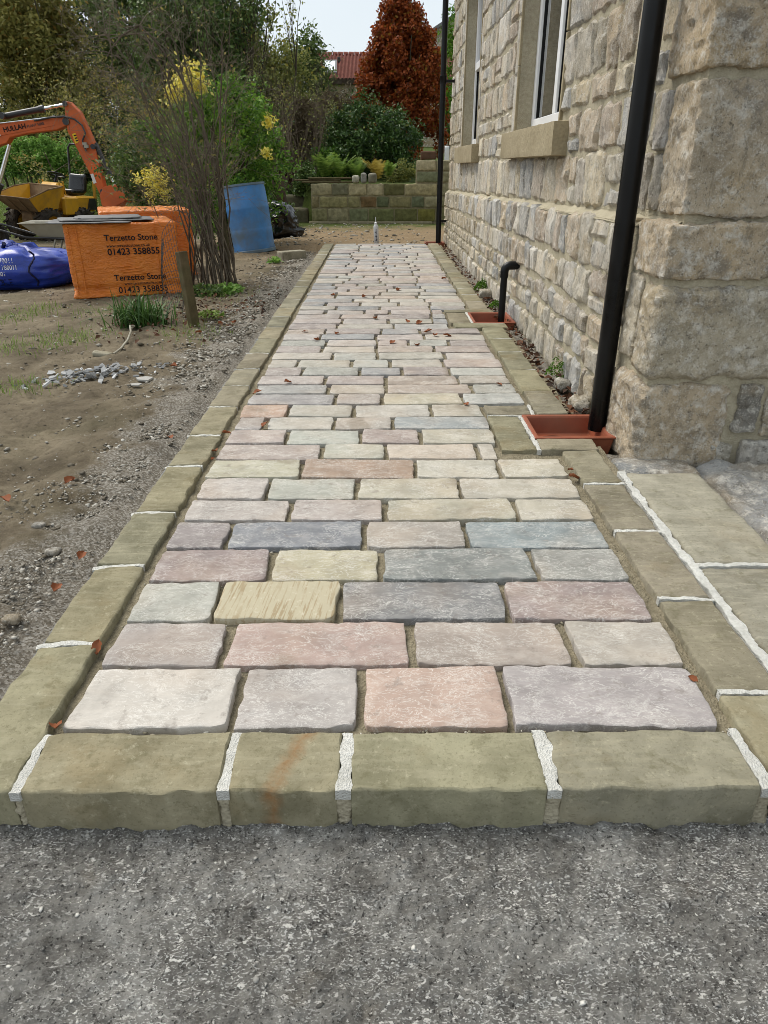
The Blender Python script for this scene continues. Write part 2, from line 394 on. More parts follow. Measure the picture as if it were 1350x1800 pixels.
M['bed'] = mk_mortar('bedding_mortar', S(126, 118, 98), S(172, 162, 138), 60., 1.)
M['wall_mortar'] = mk_mortar('wall_mortar', S(174, 165, 141), S(206, 197, 173), 45., .8)
M['haunch'] = mk_mortar('haunch_concrete', S(120, 120, 118), S(165, 164, 160), 55., .9)
# house walling: colour from the object, weathered and pitted
def mk_rubble(name, sc=1., dark=.5, cream=.4):
    m, nt, p = newmat(name, .92, .15); v = coords(nt); oi = nd(nt, 'ShaderNodeObjectInfo').outputs['Color']
    big = noise(nt, v, 7. * sc, 7, .7, .3); mid = noise(nt, v, 30. * sc, 9, .78); fine = noise(nt, v, 95. * sc, 6, .8); gr = noise(nt, v, 240. * sc, 3, .7)
    st = noise(nt, nd(nt, 'ShaderNodeMapping', {'Vector': v, 'Scale': (1., 1., .35)}).outputs[0], 45. * sc, 7, .75)
    c = mixc(nt, 1., oi, ramp(nt, big, [(.36, .78), (.5, 1.), (.64, 1.14)]), 'MULTIPLY')
    c = mixc(nt, ma(nt, 'MULTIPLY', ramp(nt, noise(nt, v, 5. * sc, 5), [(.48, 0.), (.62, 1.)]), cream), c, S(212, 186, 142))
    c = mixc(nt, ma(nt, 'MULTIPLY', ramp(nt, noise(nt, v, 9. * sc, 8, .75), [(.52, 0.), (.63, 1.)]), dark), c, S(132, 130, 126))
    c = mixc(nt, ramp(nt, mid, [(.50, 0.), (.62, .8)]), c, S(246, 241, 230))
    c = mixc(nt, ramp(nt, st, [(.38, .45), (.46, 0.)]), c, S(136, 126, 110))
    c = mixc(nt, ramp(nt, fine, [(.36, .75), (.45, 0.)]), c, S(104, 96, 82))
    c = mixc(nt, ramp(nt, gr, [(.54, 0.), (.66, .5)]), c, S(244, 238, 222))
    nt.links.new(c, p.inputs['Base Color'])
    h = ma(nt, 'ADD', ma(nt, 'ADD', mid, ma(nt, 'MULTIPLY', fine, .6)), ma(nt, 'MULTIPLY', st, .5))
    nt.links.new(bump(nt, h, 1., .016), p.inputs['Normal']); return m
M['rubble'] = mk_rubble('walling_stone'); M['quoin'] = mk_rubble('quoin_stone', .8, .65)
M['ashlar'] = simple('dressed_sandstone', S(178, 165, 136), .88, .2, .25, 60., S(126, 112, 82), .4, .5)
# compacted scalpings
def mk_drive():
    m, nt, p = newmat('compacted_scalpings', .9, .25); v = coords(nt, False)
    big = noise(nt, v, 6., 8, .66, .3); mid = noise(nt, v, 48., 8, .74); el = nd(nt, 'ShaderNodeMapping', {'Vector': v, 'Scale': (.55, 1., 1.)}).outputs[0]
    c = mixc(nt, ramp(nt, mid, [(.36, 0.), (.64, 1.)]), S(84, 82, 79), S(122, 120, 115))
    c = mixc(nt, ma(nt, 'MULTIPLY', ramp(nt, noise(nt, v, 12., 8, .72), [(.36, 1.), (.47, 0.)]), .55), c, S(66, 63, 58))
    patch = ramp(nt, big, [(.40, .10), (.60, 1.)])
    fl = noise(nt, el, 360., 2, .6); fl2 = noise(nt, el, 150., 3, .6)
    s1 = ma(nt, 'MULTIPLY', ramp(nt, fl, [(.555, 0.), (.60, 1.)]), patch); s2 = ma(nt, 'MULTIPLY', ramp(nt, fl2, [(.61, 0.), (.64, 1.)]), ramp(nt, big, [(.36, .35), (.56, 1.)]))
    c = mixc(nt, ma(nt, 'MULTIPLY', s1, .62), c, S(212, 212, 208)); c = mixc(nt, ma(nt, 'MULTIPLY', s2, .8), c, S(214, 212, 206))
    c = mixc(nt, ma(nt, 'MULTIPLY', ramp(nt, noise(nt, v, 5., 9, .72), [(.50, 0.), (.64, 1.)]), .42), c, S(172, 171, 166))
    c = mixc(nt, ma(nt, 'MULTIPLY', ramp(nt, noise(nt, v, 7., 5, .6, .5), [(.60, 0.), (.72, 1.)]), .4), c, S(112, 102, 86))
    c = mixc(nt, ramp(nt, noise(nt, v, 170., 4, .7), [(.37, .9), (.43, 0.)]), c, S(40, 38, 36))
    nt.links.new(c, p.inputs['Base Color'])
    h = ma(nt, 'ADD', mid, ma(nt, 'ADD', ma(nt, 'MULTIPLY', fl, .5), ma(nt, 'MULTIPLY', fl2, .5)))
    nt.links.new(bump(nt, h, .8, .006), p.inputs['Normal']); return m
M['drive'] = mk_drive()
def mk_ground():
    m, nt, p = newmat('trodden_soil', .95, .15); v = coords(nt, False); sx = nd(nt, 'ShaderNodeSeparateXYZ', {0: v})
    a = noise(nt, v, 3.2, 8, .65); b = noise(nt, v, 38., 6, .7); f = noise(nt, v, 190., 4, .7)
    c = mixc(nt, ramp(nt, a, [(.32, 0.), (.66, 1.)]), S(98, 88, 73), S(150, 138, 116))
    c = mixc(nt, ramp(nt, b, [(.3, .55), (.5, 0.)]), c, S(76, 66, 52))
    c = mixc(nt, ramp(nt, f, [(.6, 0.), (.74, .55)]), c, S(178, 168, 146))
    c = mixc(nt, ma(nt, 'MULTIPLY', ramp(nt, noise(nt, v, 1.3, 4), [(.54, 0.), (.7, 1.)]), .35), c, S(94, 92, 66))
    # drier sandy ground between the path's end and the garden wall
    y = sx.outputs[1]; dry = ma(nt, 'MULTIPLY', ramp(nt, ma(nt, 'MULTIPLY', ma(nt, 'ADD', y, ma(nt, 'MULTIPLY', a, 1.5)), .05), [(.47, 0.), (.53, 1.)]), ramp(nt, ma(nt, 'ADD', ma(nt, 'MULTIPLY', sx.outputs[0], .2), .9), [(.3, 0.), (.5, 1.)]))
    c = mixc(nt, ma(nt, 'MULTIPLY', dry, .6), c, mixc(nt, ramp(nt, b, [(.3, 0.), (.6, 1.)]), S(128, 104, 74), S(172, 146, 110)))
    # turf further out on the left and beyond the wall
    gl = ramp(nt, ma(nt, 'MULTIPLY', ma(nt, 'ADD', y, ma(nt, 'MULTIPLY', a, 4.)), .05), [(.72, 0.), (.80, 1.)])
    c = mixc(nt, gl, c, mixc(nt, b, S(52, 66, 28), S(96, 108, 52)))
    gv = nd(nt, 'ShaderNodeTexVoronoi', {'Vector': v, 'Scale': 190.}); gs = nd(nt, 'ShaderNodeSeparateColor', {0: gv.outputs['Color']}).outputs[0]
    xg = ma(nt, 'ADD', ma(nt, 'ADD', sx.outputs[0], 1.08), ma(nt, 'MULTIPLY', ma(nt, 'SUBTRACT', a, .5), 1.1))
    gmask = ma(nt, 'MULTIPLY', ramp(nt, xg, [(-.0, 0.), (.12, .8)]), ramp(nt, ma(nt, 'MULTIPLY', y, .1), [(.9, 1.), (.98, 0.)]))
    c = mixc(nt, gmask, c, ramp(nt, gs, [(0., S(100, 94, 84)), (.5, S(138, 132, 122)), (1., S(188, 184, 176))]))
    nt.links.new(c, p.inputs['Base Color'])
    nt.links.new(bump(nt, ma(nt, 'ADD', b, ma(nt, 'MULTIPLY', f, .4)), .9, .02), p.inputs['Normal']); return m
M['ground'] = mk_ground()
def mk_leaf(name, c1, c2, tr=.35, rough=.6, c3=None, f3=.0):
    m, nt, p = newmat(name, rough, .25); g = nd(nt, 'ShaderNodeNewGeometry').outputs['Random Per Island']
    c = mixc(nt, g, c1, c2)
    if c3:
        c = mixc(nt, ramp(nt, ma(nt, 'FRACT', ma(nt, 'MULTIPLY', g, 17.31)), [(1 - f3 - .01, 0.), (1 - f3, 1.)]), c, c3)
    nt.links.new(c, p.inputs['Base Color'])
    t = nd(nt, 'ShaderNodeBsdfTranslucent', {0: c}); mxs = nd(nt, 'ShaderNodeMixShader', {0: tr, 1: p.outputs[0], 2: t.outputs[0]})
    nt.links.new(mxs.outputs[0], nt.nodes['Material Output'].inputs[0]); return m
M['hedge_twig'] = mk_leaf('hedge_twigs', S(92, 80, 62), S(150, 136, 110), .05, .9)
M['bark'] = simple('grey_brown_bark', (.085, .07, .05), .95, .1, .5, 25., (.1, .11, .05), .4, .4)
M['shrub_stem'] = simple('shrub_stems', (.15, .125, .095), .95, .1, .5, 14., (.07, .06, .045), .6, .3)
M['twig'] = simple('pale_twigs', (.19, .16, .12), .95, .1, .45, 8.)
M['brown_twig'] = simple('brown_twigs', (.17, .135, .10), .95, .1, .4, 6.)
M['black_pipe'] = simple('black_plastic', (.0022, .0022, .0026), .34, .28, .3, 20., (.02, .02, .02), .08)
M['white_upvc'] = simple('white_upvc', (.8, .81, .82), .35, .4, .05, 5.)
M['terracotta'] = simple('terracotta_plastic', S(160, 86, 60), .5, .4, .25, 14., S(138, 106, 84), .5)

def mk_wrap():
    m, nt, p = newmat('orange_polythene', .22, .5); v = coords(nt, False)
    n = noise(nt, v, 3., 4, .6, .5); st = nd(nt, 'ShaderNodeMapping', {'Vector': v, 'Scale': (1., 1., 3.)}).outputs[0]; wr = noise(nt, st, 14., 6, .6, 2.)
    c = mixc(nt, ramp(nt, n, [(.3, 0.), (.7, 1.)]), S(226, 120, 34), S(250, 152, 60))
    c = mixc(nt, ma(nt, 'MULTIPLY', ramp(nt, noise(nt, v, 1.6, 3), [(.5, 0.), (.7, 1.)]), .5), c, S(176, 106, 34))
    nt.links.new(c, p.inputs['Base Color']); nt.links.new(bump(nt, wr, .6, .035), p.inputs['Normal'])
    return m
M['orange_wrap'] = mk_wrap()
M['black_ink'] = simple('black_print', (.012, .01, .01), .6, .2, .1)
M['white_ink'] = simple('white_print', (.6, .62, .68), .6, .2, .1)
M['blue_bag'] = simple('blue_polythene', S(34, 66, 176), .3, .5, .35, 5., S(16, 24, 74), .5, .3)
M['navy'] = simple('navy_strap', S(22, 30, 70), .5, .3, .2)
M['blue_drum'] = simple('blue_plastic', S(76, 140, 206), .5, .35, .2, 8., S(104, 112, 104), .75, .1, dsc=3.5)
M['drum_rim'] = simple('weathered_blue_rim', S(112, 140, 162), .6, .3, .3, 10., S(110, 104, 90), .6)
M['bin_bag'] = simple('black_polythene', (.006, .006, .007), .2, .6, .3, 9.)
M['digger'] = simple('orange_paint', S(212, 100, 40), .5, .4, .15, 8., S(120, 62, 34), .4)
M['dark_steel'] = simple('dark_steel', (.02, .02, .023), .4, .5, .3, 10., (.08, .07, .06), .3)
M['chrome'] = simple('chromed_rod', (.75, .76, .78), .15, .5, .05, 5., metal=1.)
M['yellow'] = simple('dumper_yellow', S(228, 172, 40), .5, .4, .12, 6., S(128, 104, 70), .6)
M['muddy'] = simple('muddy_skip', S(128, 106, 80), .85, .2, .35, 10., S(186, 166, 134), .5, .3)
M['rubber'] = simple('tyre_rubber', (.03, .028, .026), .85, .2, .4, 14., S(110, 98, 80), .65)
M['galv'] = simple('galvanised_tray', S(176, 172, 156), .5, .4, .2, 6., S(120, 110, 90), .6)
M['slate'] = simple('grey_sheet', S(132, 132, 132), .7, .3, .25, 9., S(92, 90, 88), .5, .3)
M['slate_chip'] = simple('slate_chips', None, .75, .3, .3, 20., objcol=True, bmp=.3)
M['old_wood'] = simple('weathered_wood', S(104, 92, 70), .92, .1, .45, 16., S(84, 92, 54), .5, .5)
M['dark_wood'] = simple('dark_timber', S(78, 66, 56), .9, .1, .4, 14., S(120, 112, 100), .4, .4)
M['wire'] = simple('netting_wire', (.06, .055, .05), .6, .4, .2)
M['garden_stone'] = simple('garden_wall_stone', None, .92, .15, .5, 16., S(96, 98, 68), .3, .6, objcol=True, dsc=7.)
M['garden_mortar'] = mk_mortar('garden_wall_mortar', S(138, 130, 104), S(168, 160, 132), 25., .6)
M['brick'] = simple('old_brick', S(112, 84, 66), .9, .2, .35, 14., S(80, 72, 60), .5, .4)
M['can'] = simple('white_can', S(222, 224, 226), .35, .4, .06)

def mk_pebble(name, a, b, c_):
    m, nt, p = newmat(name, .88, .2); g = nd(nt, 'ShaderNodeNewGeometry').outputs['Random Per Island']
    c = ramp(nt, g, [(0., a), (.5, b), (1., c_)]); v = coords(nt, False)
    c = mixc(nt, 1., c, ramp(nt, noise(nt, v, 120., 4), [(.3, .75), (.7, 1.1)]), 'MULTIPLY'); nt.links.new(c, p.inputs['Base Color']); return m
M['pebble'] = mk_pebble('gravel_stones', S(100, 92, 78), S(146, 139, 126), S(204, 200, 190))
M['grit'] = mk_pebble('white_grit', S(86, 84, 80), S(150, 148, 143), S(226, 224, 216))
M['joint_grit'] = mk_pebble('joint_grit', S(120, 112, 94), S(170, 162, 142), S(222, 217, 204))
M['leaf_fall'] = mk_leaf('fallen_beech_leaf', S(108, 62, 40), S(164, 100, 64), .1, .7)
M['litter'] = mk_leaf('leaf_litter', S(58, 46, 38), S(124, 84, 60), .1, .8)
M['beech_leaf'] = mk_leaf('copper_beech_leaf', S(104, 48, 24), S(186, 98, 46), .35, .6, S(150, 112, 44), .07)
M['rhodo_leaf'] = mk_leaf('dark_evergreen_leaf', S(40, 66, 34), S(90, 120, 58), .2, .4, S(130, 140, 70), .02)
M['euon_leaf'] = mk_leaf('bright_evergreen_leaf', S(54, 98, 30), S(134, 174, 66), .35, .45)
M['yellow_leaf'] = mk_leaf('yellow_variegated_leaf', S(236, 216, 70), S(255, 250, 150), .3, .5, )
M['conifer_leaf'] = mk_leaf('conifer_leaf', S(68, 88, 46), S(120, 140, 70), .25, .6)
M['dark_conifer_leaf'] = mk_leaf('dark_conifer_leaf', S(34, 46, 34), S(66, 80, 54), .15, .6)
M['autumn_leaf'] = mk_leaf('yellow_green_autumn_leaf', S(108, 112, 56), S(176, 166, 96), .35, .6, S(158, 128, 66), .06)
M['olive_leaf'] = mk_leaf('olive_leaf', S(98, 108, 52), S(160, 164, 92), .35, .6, S(160, 150, 70), .1)
M['ivy_leaf'] = mk_leaf('ivy_leaf', S(54, 80, 42), S(120, 144, 76), .25, .45)
M['laurel_leaf'] = mk_leaf('laurel_leaf', S(98, 146, 58), S(166, 204, 106), .4, .45)
M['bright_conifer_leaf'] = mk_leaf('bright_conifer_leaf', S(70, 116, 30), S(124, 168, 50), .25, .6)
M['fern_leaf'] = mk_leaf('fern_leaf', S(96, 130, 54), S(150, 174, 84), .35, .6)
M['fern_gold'] = mk_leaf('golden_fern_leaf', S(160, 140, 60), S(196, 176, 90), .3, .6)
M['blade'] = mk_leaf('strap_leaf', S(44, 74, 30), S(96, 132, 66), .2, .45)
M['grass'] = mk_leaf('grass_blade', S(88, 118, 46), S(150, 172, 86), .3, .6)
M['moss'] = mk_leaf('moss', S(60, 100, 22), S(110, 150, 44), .2, .8)
def mk_glass():
    m, nt, p = newmat('window_glass', .03, .5); nt.nodes.remove(p)
    gl = nd(nt, 'ShaderNodeBsdfGlossy', {'Roughness': .03, 'Color': (1., 1., 1.)}); t = nd(nt, 'ShaderNodeBsdfTransparent', {0: (.55, .58, .57)})
    f = nd(nt, 'ShaderNodeFresnel', {'IOR': 1.5}).outputs[0]
    mxs = nd(nt, 'ShaderNodeMixShader', {0: ma(nt, 'ADD', f, .22), 1: t.outputs[0], 2: gl.outputs[0]}); nt.links.new(mxs.outputs[0], nt.nodes['Material Output'].inputs[0]); return m
M['glass'] = mk_glass()
M['room'] = simple('dim_room', (.10, .095, .085), .9, .1, .2)
M['curtain'] = simple('pale_curtain', S(206, 200, 182), .9, .1, .15, 6.)
M['pantile'] = simple('red_pantile', None, .85, .2, .3, 10., S(110, 74, 62), .45, objcol=True)
M['far_stone'] = mk_rubble('far_stone', .25, .6)
M['skyglass'] = simple('roof_window_glass', (.75, .8, .82), .1, .6, .02)
M['dark_shed'] = simple('dark_shed_boards', (.035, .04, .045), .8, .2, .3)

# ================================================================== SETTING
def axis(bands):
    r = [bands[0][0]]
    for a, b, st in bands:
        n = max(int(round((b - a) / st)), 1); r += list(np.linspace(a, b, n + 1)[1:])
    return np.array(r)
def sheet(xs, ys, fz):
    X, Y = np.meshgrid(xs, ys); Z = fz(X, Y); n = len(xs)
    v = np.stack([X, Y, Z], -1).reshape(-1, 3); i = np.arange(len(xs) - 1); j = np.arange(len(ys) - 1)
    A = (j[:, None] * n + i[None, :]).ravel()
    return v, np.stack([A, A + 1, A + n + 1, A + n], 1)
def ground_z(X, Y):
    P = np.stack([X, Y, 0 * X], -1)
    z = T(X, Y)
    near = np.exp(-np.clip(Y - 4, 0, 99) / 12.)
    z = z + near * (.018 * fbm(P * 2.1, 3, 4) + .014 * fbm(P * 11., 9, 3) + .007 * fbm(P * 40., 19, 2))
    z = z + (1 - near) * .05 * fbm(P * .5, 5, 3)
    keep = (X > -.84) & (X < 1.5) & (Y < 9.95)
    z = np.where(keep, np.minimum(z, -.11), z)
    return z
xs = axis([(-300, -60, 30), (-60, -14, 2.5), (-14, -4.5, .3), (-4.5, -2.0, .06), (-2.0, -.84, .022), (-.84, 1.6, .08), (1.6, 10, .8), (10, 60, 5), (60, 300, 30)])
ys = axis([(-60, -5, 10), (-5, .4, .6), (.4, 4.2, .024), (4.2, 8, .05), (8, 15, .12), (15, 30, .5), (30, 90, 4), (90, 500, 40)])
tag(obj('ground', mesh('ground', *sheet(xs, ys, ground_z), smooth=True), M['ground']), kind='structure')
# driveway of rolled scalpings in front of the path
def drive_z(X, Y):
    P = np.stack([X, Y, 0 * X], -1); d = vnoise(P * 70, 41)
    crk = np.clip(.06 - np.abs(fbm(P * 16., 44, 4)), 0, .06) / .06 * np.clip((fbm(P * 7., 47, 2) - .05) * 4, 0, 1)
    edge = np.clip((Y - .79) / .05, 0, 1)
    return -.078 + .006 * fbm(P * 5., 40, 3) + .0042 * fbm(P * 55., 42, 3) + .0022 * np.clip(fbm(P * 130., 46, 2), 0, 1) - .006 * crk + edge * .006 * (1 + fbm(P * 45, 48, 3))
xs = axis([(-40, -4, 6), (-4, -.95, .3), (-.95, .95, .0042), (.95, 4, .3), (4, 40, 6)])
ys = axis([(-40, -4, 6), (-4, .44, .3), (.44, .86, .0042)])
tag(obj('driveway', mesh('driveway', *sheet(xs, ys, drive_z), smooth=True), M['drive']), kind='structure')
def pebbles(n, pts, sizes, flat=.6, seed=0):
    r = np.random.default_rng(seed)
    base = np.array([(1, 0, 0), (-1, 0, 0), (0, 1, 0), (0, -1, 0), (0, 0, 1), (0, 0, -1), (.65, .65, .55), (-.65, .6, .5), (.6, -.65, .5), (-.6, -.65, .55)], float)
    fc = np.array([(0, 6, 4), (6, 2, 4), (2, 7, 4), (7, 1, 4), (1, 9, 4), (9, 3, 4), (3, 8, 4), (8, 0, 4), (0, 2, 6), (2, 1, 7), (1, 3, 9), (3, 0, 8), (0, 5, 2), (2, 5, 1), (1, 5, 3), (3, 5, 0)])
    b = base[None] * (1 + r.uniform(-.32, .32, (n, 10, 1))) * (sizes[:, None, None]) * np.stack([r.uniform(.8, 1.5, n), r.uniform(.7, 1.1, n), flat * r.uniform(.6, 1.2, n)], -1)[:, None, :]
    a = r.uniform(0, 6.283, n); c, s = np.cos(a)[:, None], np.sin(a)[:, None]; tl = r.normal(0, .25, (n, 1))
    x = b[..., 0] * c - b[..., 1] * s; y = b[..., 0] * s + b[..., 1] * c; z = b[..., 2] + tl * x
    v = np.stack([x, y, z], -1) + pts[:, None, :]
    f = (np.arange(n)[:, None, None] * 10 + fc[None]).reshape(-1, 3)
    return v.reshape(-1, 3), f
n = 4000; px = rng.uniform(-.95, .95, n); py = rng.uniform(.45, .83, n); near = rng.random(n) < .15; py[near] = .83 - np.abs(rng.normal(0, .012, near.sum()))
sz = np.clip(rng.lognormal(-6.75, .45, n), .0006, .0060)
pz = drive_z(px, py) + sz * .15
tag(obj('loose_chippings', mesh('loose_chippings', *pebbles(n, np.stack([px, py, pz], -1), sz, .6, 4)), M['grit']), 'pale grit and stone chips loose on the dark driveway', 'grit', kind='stuff')
# gravel spill beside the kerb, and stones trodden into the soil
n = 15000; py = 1.0 + 8.6 * rng.random(n) ** 1.7; px = -.80 - np.abs(rng.normal(0, .17, n)) - .10 * rng.random(n); sz = np.clip(rng.lognormal(-5.5, .5, n), .0015, .011) * np.clip(py / 2.6, .6, 1.3)
tag(obj('gravel_spill', mesh('gravel_spill', *pebbles(n, np.stack([px, py, T(px, py) + .010 * fbm(np.stack([px, py, 0 * px], -1) * 5, 3) + sz * .1], -1), sz, .6, 5)), M['pebble']), 'loose grey gravel spilled along the outer side of the left kerb', 'gravel', kind='stuff')
n = 9000; py = 1.2 + 12 * rng.random(n) ** 1.0; px = -.95 - 4.2 * rng.random(n) ** 1.2 * np.clip(py / 5, .25, 1.3); sz = np.clip(rng.lognormal(-5.5, .6, n), .0016, .02) * np.clip(py / 3.5, .4, 1.6)
tag(obj('soil_stones', mesh('soil_stones', *pebbles(n, np.stack([px, py, ground_z(px, py) + sz * .05], -1), sz, .6, 6)), M['pebble']), 'small stones trodden into the bare soil', 'stones', kind='stuff')
n = 900; py = rng.uniform(9.95, 14.4, n); px = rng.uniform(-2.2, .8, n); sz = np.clip(rng.lognormal(-4.6, .6, n), .004, .05)
tag(obj('rubble_scatter', mesh('rubble_scatter', *pebbles(n, np.stack([px, py, ground_z(px, py)], -1), sz, .5, 8)), M['pebble']), 'stones and clods scattered on bare soil before the garden wall', 'stones', kind='stuff')
# concrete haunching down the outer side of the left kerb
xs = np.linspace(-.80, -.70, 9); ys = axis([(.84, 4, .02), (4, 9.9, .06)])
def haunch_z(X, Y):
    P = np.stack([X, Y, 0 * X], -1); t = (X + .80) / .10
    return -.112 + .105 * sstep(t * .9) + .009 * fbm(P * 24, 61, 3) * (1 - t * .6) + .004 * fbm(P * 80, 62, 2)
v, f = sheet(xs, ys, haunch_z); v[:, 0] += (v[:, 0] < -.705) * .012 * fbm(np.stack([v[:, 1] * 9, v[:, 0] * 0, v[:, 0] * 0], -1), 63, 2)
tag(obj('kerb_haunch', mesh('kerb_haunch', v, f, True), M['haunch']), kind='structure')

# ---- the path: bedding, setts
XL, XR = -.572, .628
path = tag(thing('path', 'block paved path of pastel sandstone setts running beside the house', None), kind='structure')
xs = axis([(-.70, .80, .02)]); ys = axis([(.90, 4, .02), (4, 9.82, .05)])
def bed_z(X, Y):
    P = np.stack([X, Y, 0 * X], -1); z = -.0145 + .0045 * fbm(P * 30, 71, 3) + .004 * fbm(P * 5, 72, 2)
    return np.where((X > .56) & (((Y > 2.42) & (Y < 2.76)) | ((Y > 4.56) & (Y < 4.99)) | (Y > 9.8)), -.2, z)
obj('bedding', mesh('bedding', *sheet(xs, ys, bed_z), smooth=True), M['bed'], path)
ROWS = [(.972, 1225, (418, 633, 888), ((205, 196, 186), (181, 172, 168), (192, 160, 144), (178, 168, 168))),
        (1.148, 1135, (397, 723, 1003), ((166, 156, 153), (187, 158, 148), (176, 160, 149), (183, 172, 159))),
        (1.307, 1060, (380, 598, 890), ((172, 171, 160), (190, 178, 142), (136, 135, 137), (165, 145, 142))),
        (1.475, 993, (477, 670, 938), ((157, 138, 136), (190, 180, 148), (138, 142, 140), (155, 154, 148))),
        (1.638, 940, (402, 641, 820), ((148, 137, 137), (134, 137, 146), (180, 170, 160), (142, 154, 158))),
        (1.798, 897, (510, 678, 906), ((182, 171, 164), (177, 164, 158), (180, 174, 152), (192, 183, 164))),
        (1.944, 861, (470, 626, 808), ((186, 175, 168), (178, 178, 166), (186, 179, 158), (189, 180, 162))),
        (2.105, 825, (530, 730, 878), ((188, 182, 156), (170, 141, 120), (194, 187, 170), (194, 184, 162))),
        (2.268, 795, (566, 678, 840), ((180, 164, 156), (186, 184, 168), (195, 178, 160), (190, 180, 165))),
        (2.418, 768, (504, 634, 739), ((182, 167, 163), (180, 182, 170), (178, 159, 152), (190, 182, 162))),
        (2.572, 745, (467, 588, 691), ((162, 155, 154), (186, 182, 172), (176, 166, 156), (156, 162, 164))),
        (2.723, 723, (507, 622, 758), ((192, 156, 134), (175, 174, 164), (186, 180, 170), (182, 178, 164))),
        (2.889, 702, (590, 672, 813), ((160, 155, 156), (176, 163, 155), (190, 181, 156), (182, 183, 178)))]
PAL = [(180, 171, 166), (178, 165, 160), (182, 177, 164), (170, 168, 166), (188, 181, 170), (158, 158, 161), (184, 167, 154), (173, 173, 165), (168, 155, 152), (186, 176, 163), (178, 161, 153), (150, 152, 156)]
y = 3.048
while y < 9.68:
    k = random.choice((3, 3, 3, 4)); cuts = []
    ofs = random.uniform(-.06, .06)
    for i in range(k): cuts.append(XL + (XR - XL) * (i + 1) / (k + 1) + ofs + random.uniform(-.055, .055))
    ROWS.append((y, None, cuts, None)); y += random.uniform(.150, .164)
ROWS.append((y, None, [], None))
BL = [(2.33, 2.868, .432), (4.452, 5.085, .452)]          # kerbed gully surrounds that eat into the path
setts = []
for i in range(len(ROWS) - 1):
    y0, py, cuts, cols = ROWS[i]; y1 = ROWS[i + 1][0]
    if py: cuts = [G(c, py).x for c in cuts]
    xr = XR - .012
    for a, b, x in BL:
        if y0 + .07 > a and y0 + .05 < b: xr = x - .012
    e = [XL + .012 + random.uniform(-.004, .008)] + [c for c in cuts if c < xr - .05] + [xr + random.uniform(-.012, .002)]
    for j in range(len(e) - 1):
        a = e[j] + (.0085 if j else 0); b = e[j + 1] - (.0085 if j < len(e) - 2 else 0)
        a += random.uniform(-.003, .003); b += random.uniform(-.003, .003)
        c = cols[min(j, 3)] if cols else random.choice(PAL)
        k_ = random.uniform(-4, 4) if cols else random.uniform(-12, 9); g_ = sum(c) / 3; c = tuple((g_ + (q - g_) * .72 + k_) * .955 + d_ for q, d_ in zip(c, (1, 1, -1)))
        wd = b - a; dp = (y1 - y0) - random.uniform(.009, .014)
        near = y0 < 2.2; mid = y0 < 4.5
        nu, nv = (int(wd / .0075), 18) if near else (16, 8) if mid else (6, 4)
        v, f = stone_face(wd, dp, .045, nu, nv, 100 + i * 7 + j, bev=.0026, bd=.0022, wob=.0034, rough=.0013, bulge=0., cr=.022, nf=20., taper=.018, wf=34.)
        me = mesh('sett', v, f, True, 38)
        o = obj('sett', me, M['stripe'] if (i == 2 and j == 1) else M['sett'], path, ((a + b) / 2, (y0 + y1) / 2 - .004, random.uniform(.0, .005)), S(*c))
        o.rotation_euler = (random.gauss(0, .009), random.gauss(0, .007), random.gauss(0, .010)); setts.append(o)
gp_ = []
for i in range(26):                                     # crumbs of grit lying in the joints
    y0 = ROWS[i][0]; k = 46 if i < 6 else 16
    if i == 0: k = 120
    gp_.append(np.stack([rng.uniform(XL, XR if y0 < 2.2 else .42, k), y0 - .006 + rng.normal(0, .005, k), np.full(k, -.009)], -1))
gp_ = np.vstack(gp_); tag(obj('joint_grit', mesh('joint_grit', *pebbles(len(gp_), gp_, np.clip(rng.lognormal(-6.0, .4, len(gp_)), .001, .0055), .7, 15)), M['joint_grit'], path), kind='stuff')
# ---- kerb
kerb = tag(thing('kerb', 'olive sandstone kerb edging the path with white mortar joints', None), kind='structure')
KZ = .006
def kerb_stone(x0, x1, y0, y1, seed, mat='kerb', z=KZ, dep=.09, tint=None, near=True, chip=.006):
    wd, ln = x1 - x0, y1 - y0
    nu = max(int(wd / (.009 if near else .035)), 4); nv = max(int(ln / (.009 if near else .04)), 4)
    v, f = stone_face(wd, ln, dep + z, nu, nv, seed, bev=.004, bd=.0045, wob=.0036, rough=.0034, bulge=.0, cr=.010, nf=12., taper=.006, wf=30.)
    t = (tint or random.uniform(.84, 1.12)) * random.uniform(.93, 1.07)
    o = obj('kerb_stone', mesh('kerb_stone', v, f, True, 38), M[mat], kerb, ((x0 + x1) / 2, (y0 + y1) / 2, z), (t * random.uniform(.97, 1.05), t, t * random.uniform(.92, 1.08)))
    o.rotation_euler = (random.gauss(0, .004), random.gauss(0, .006), random.gauss(0, .004)); return o
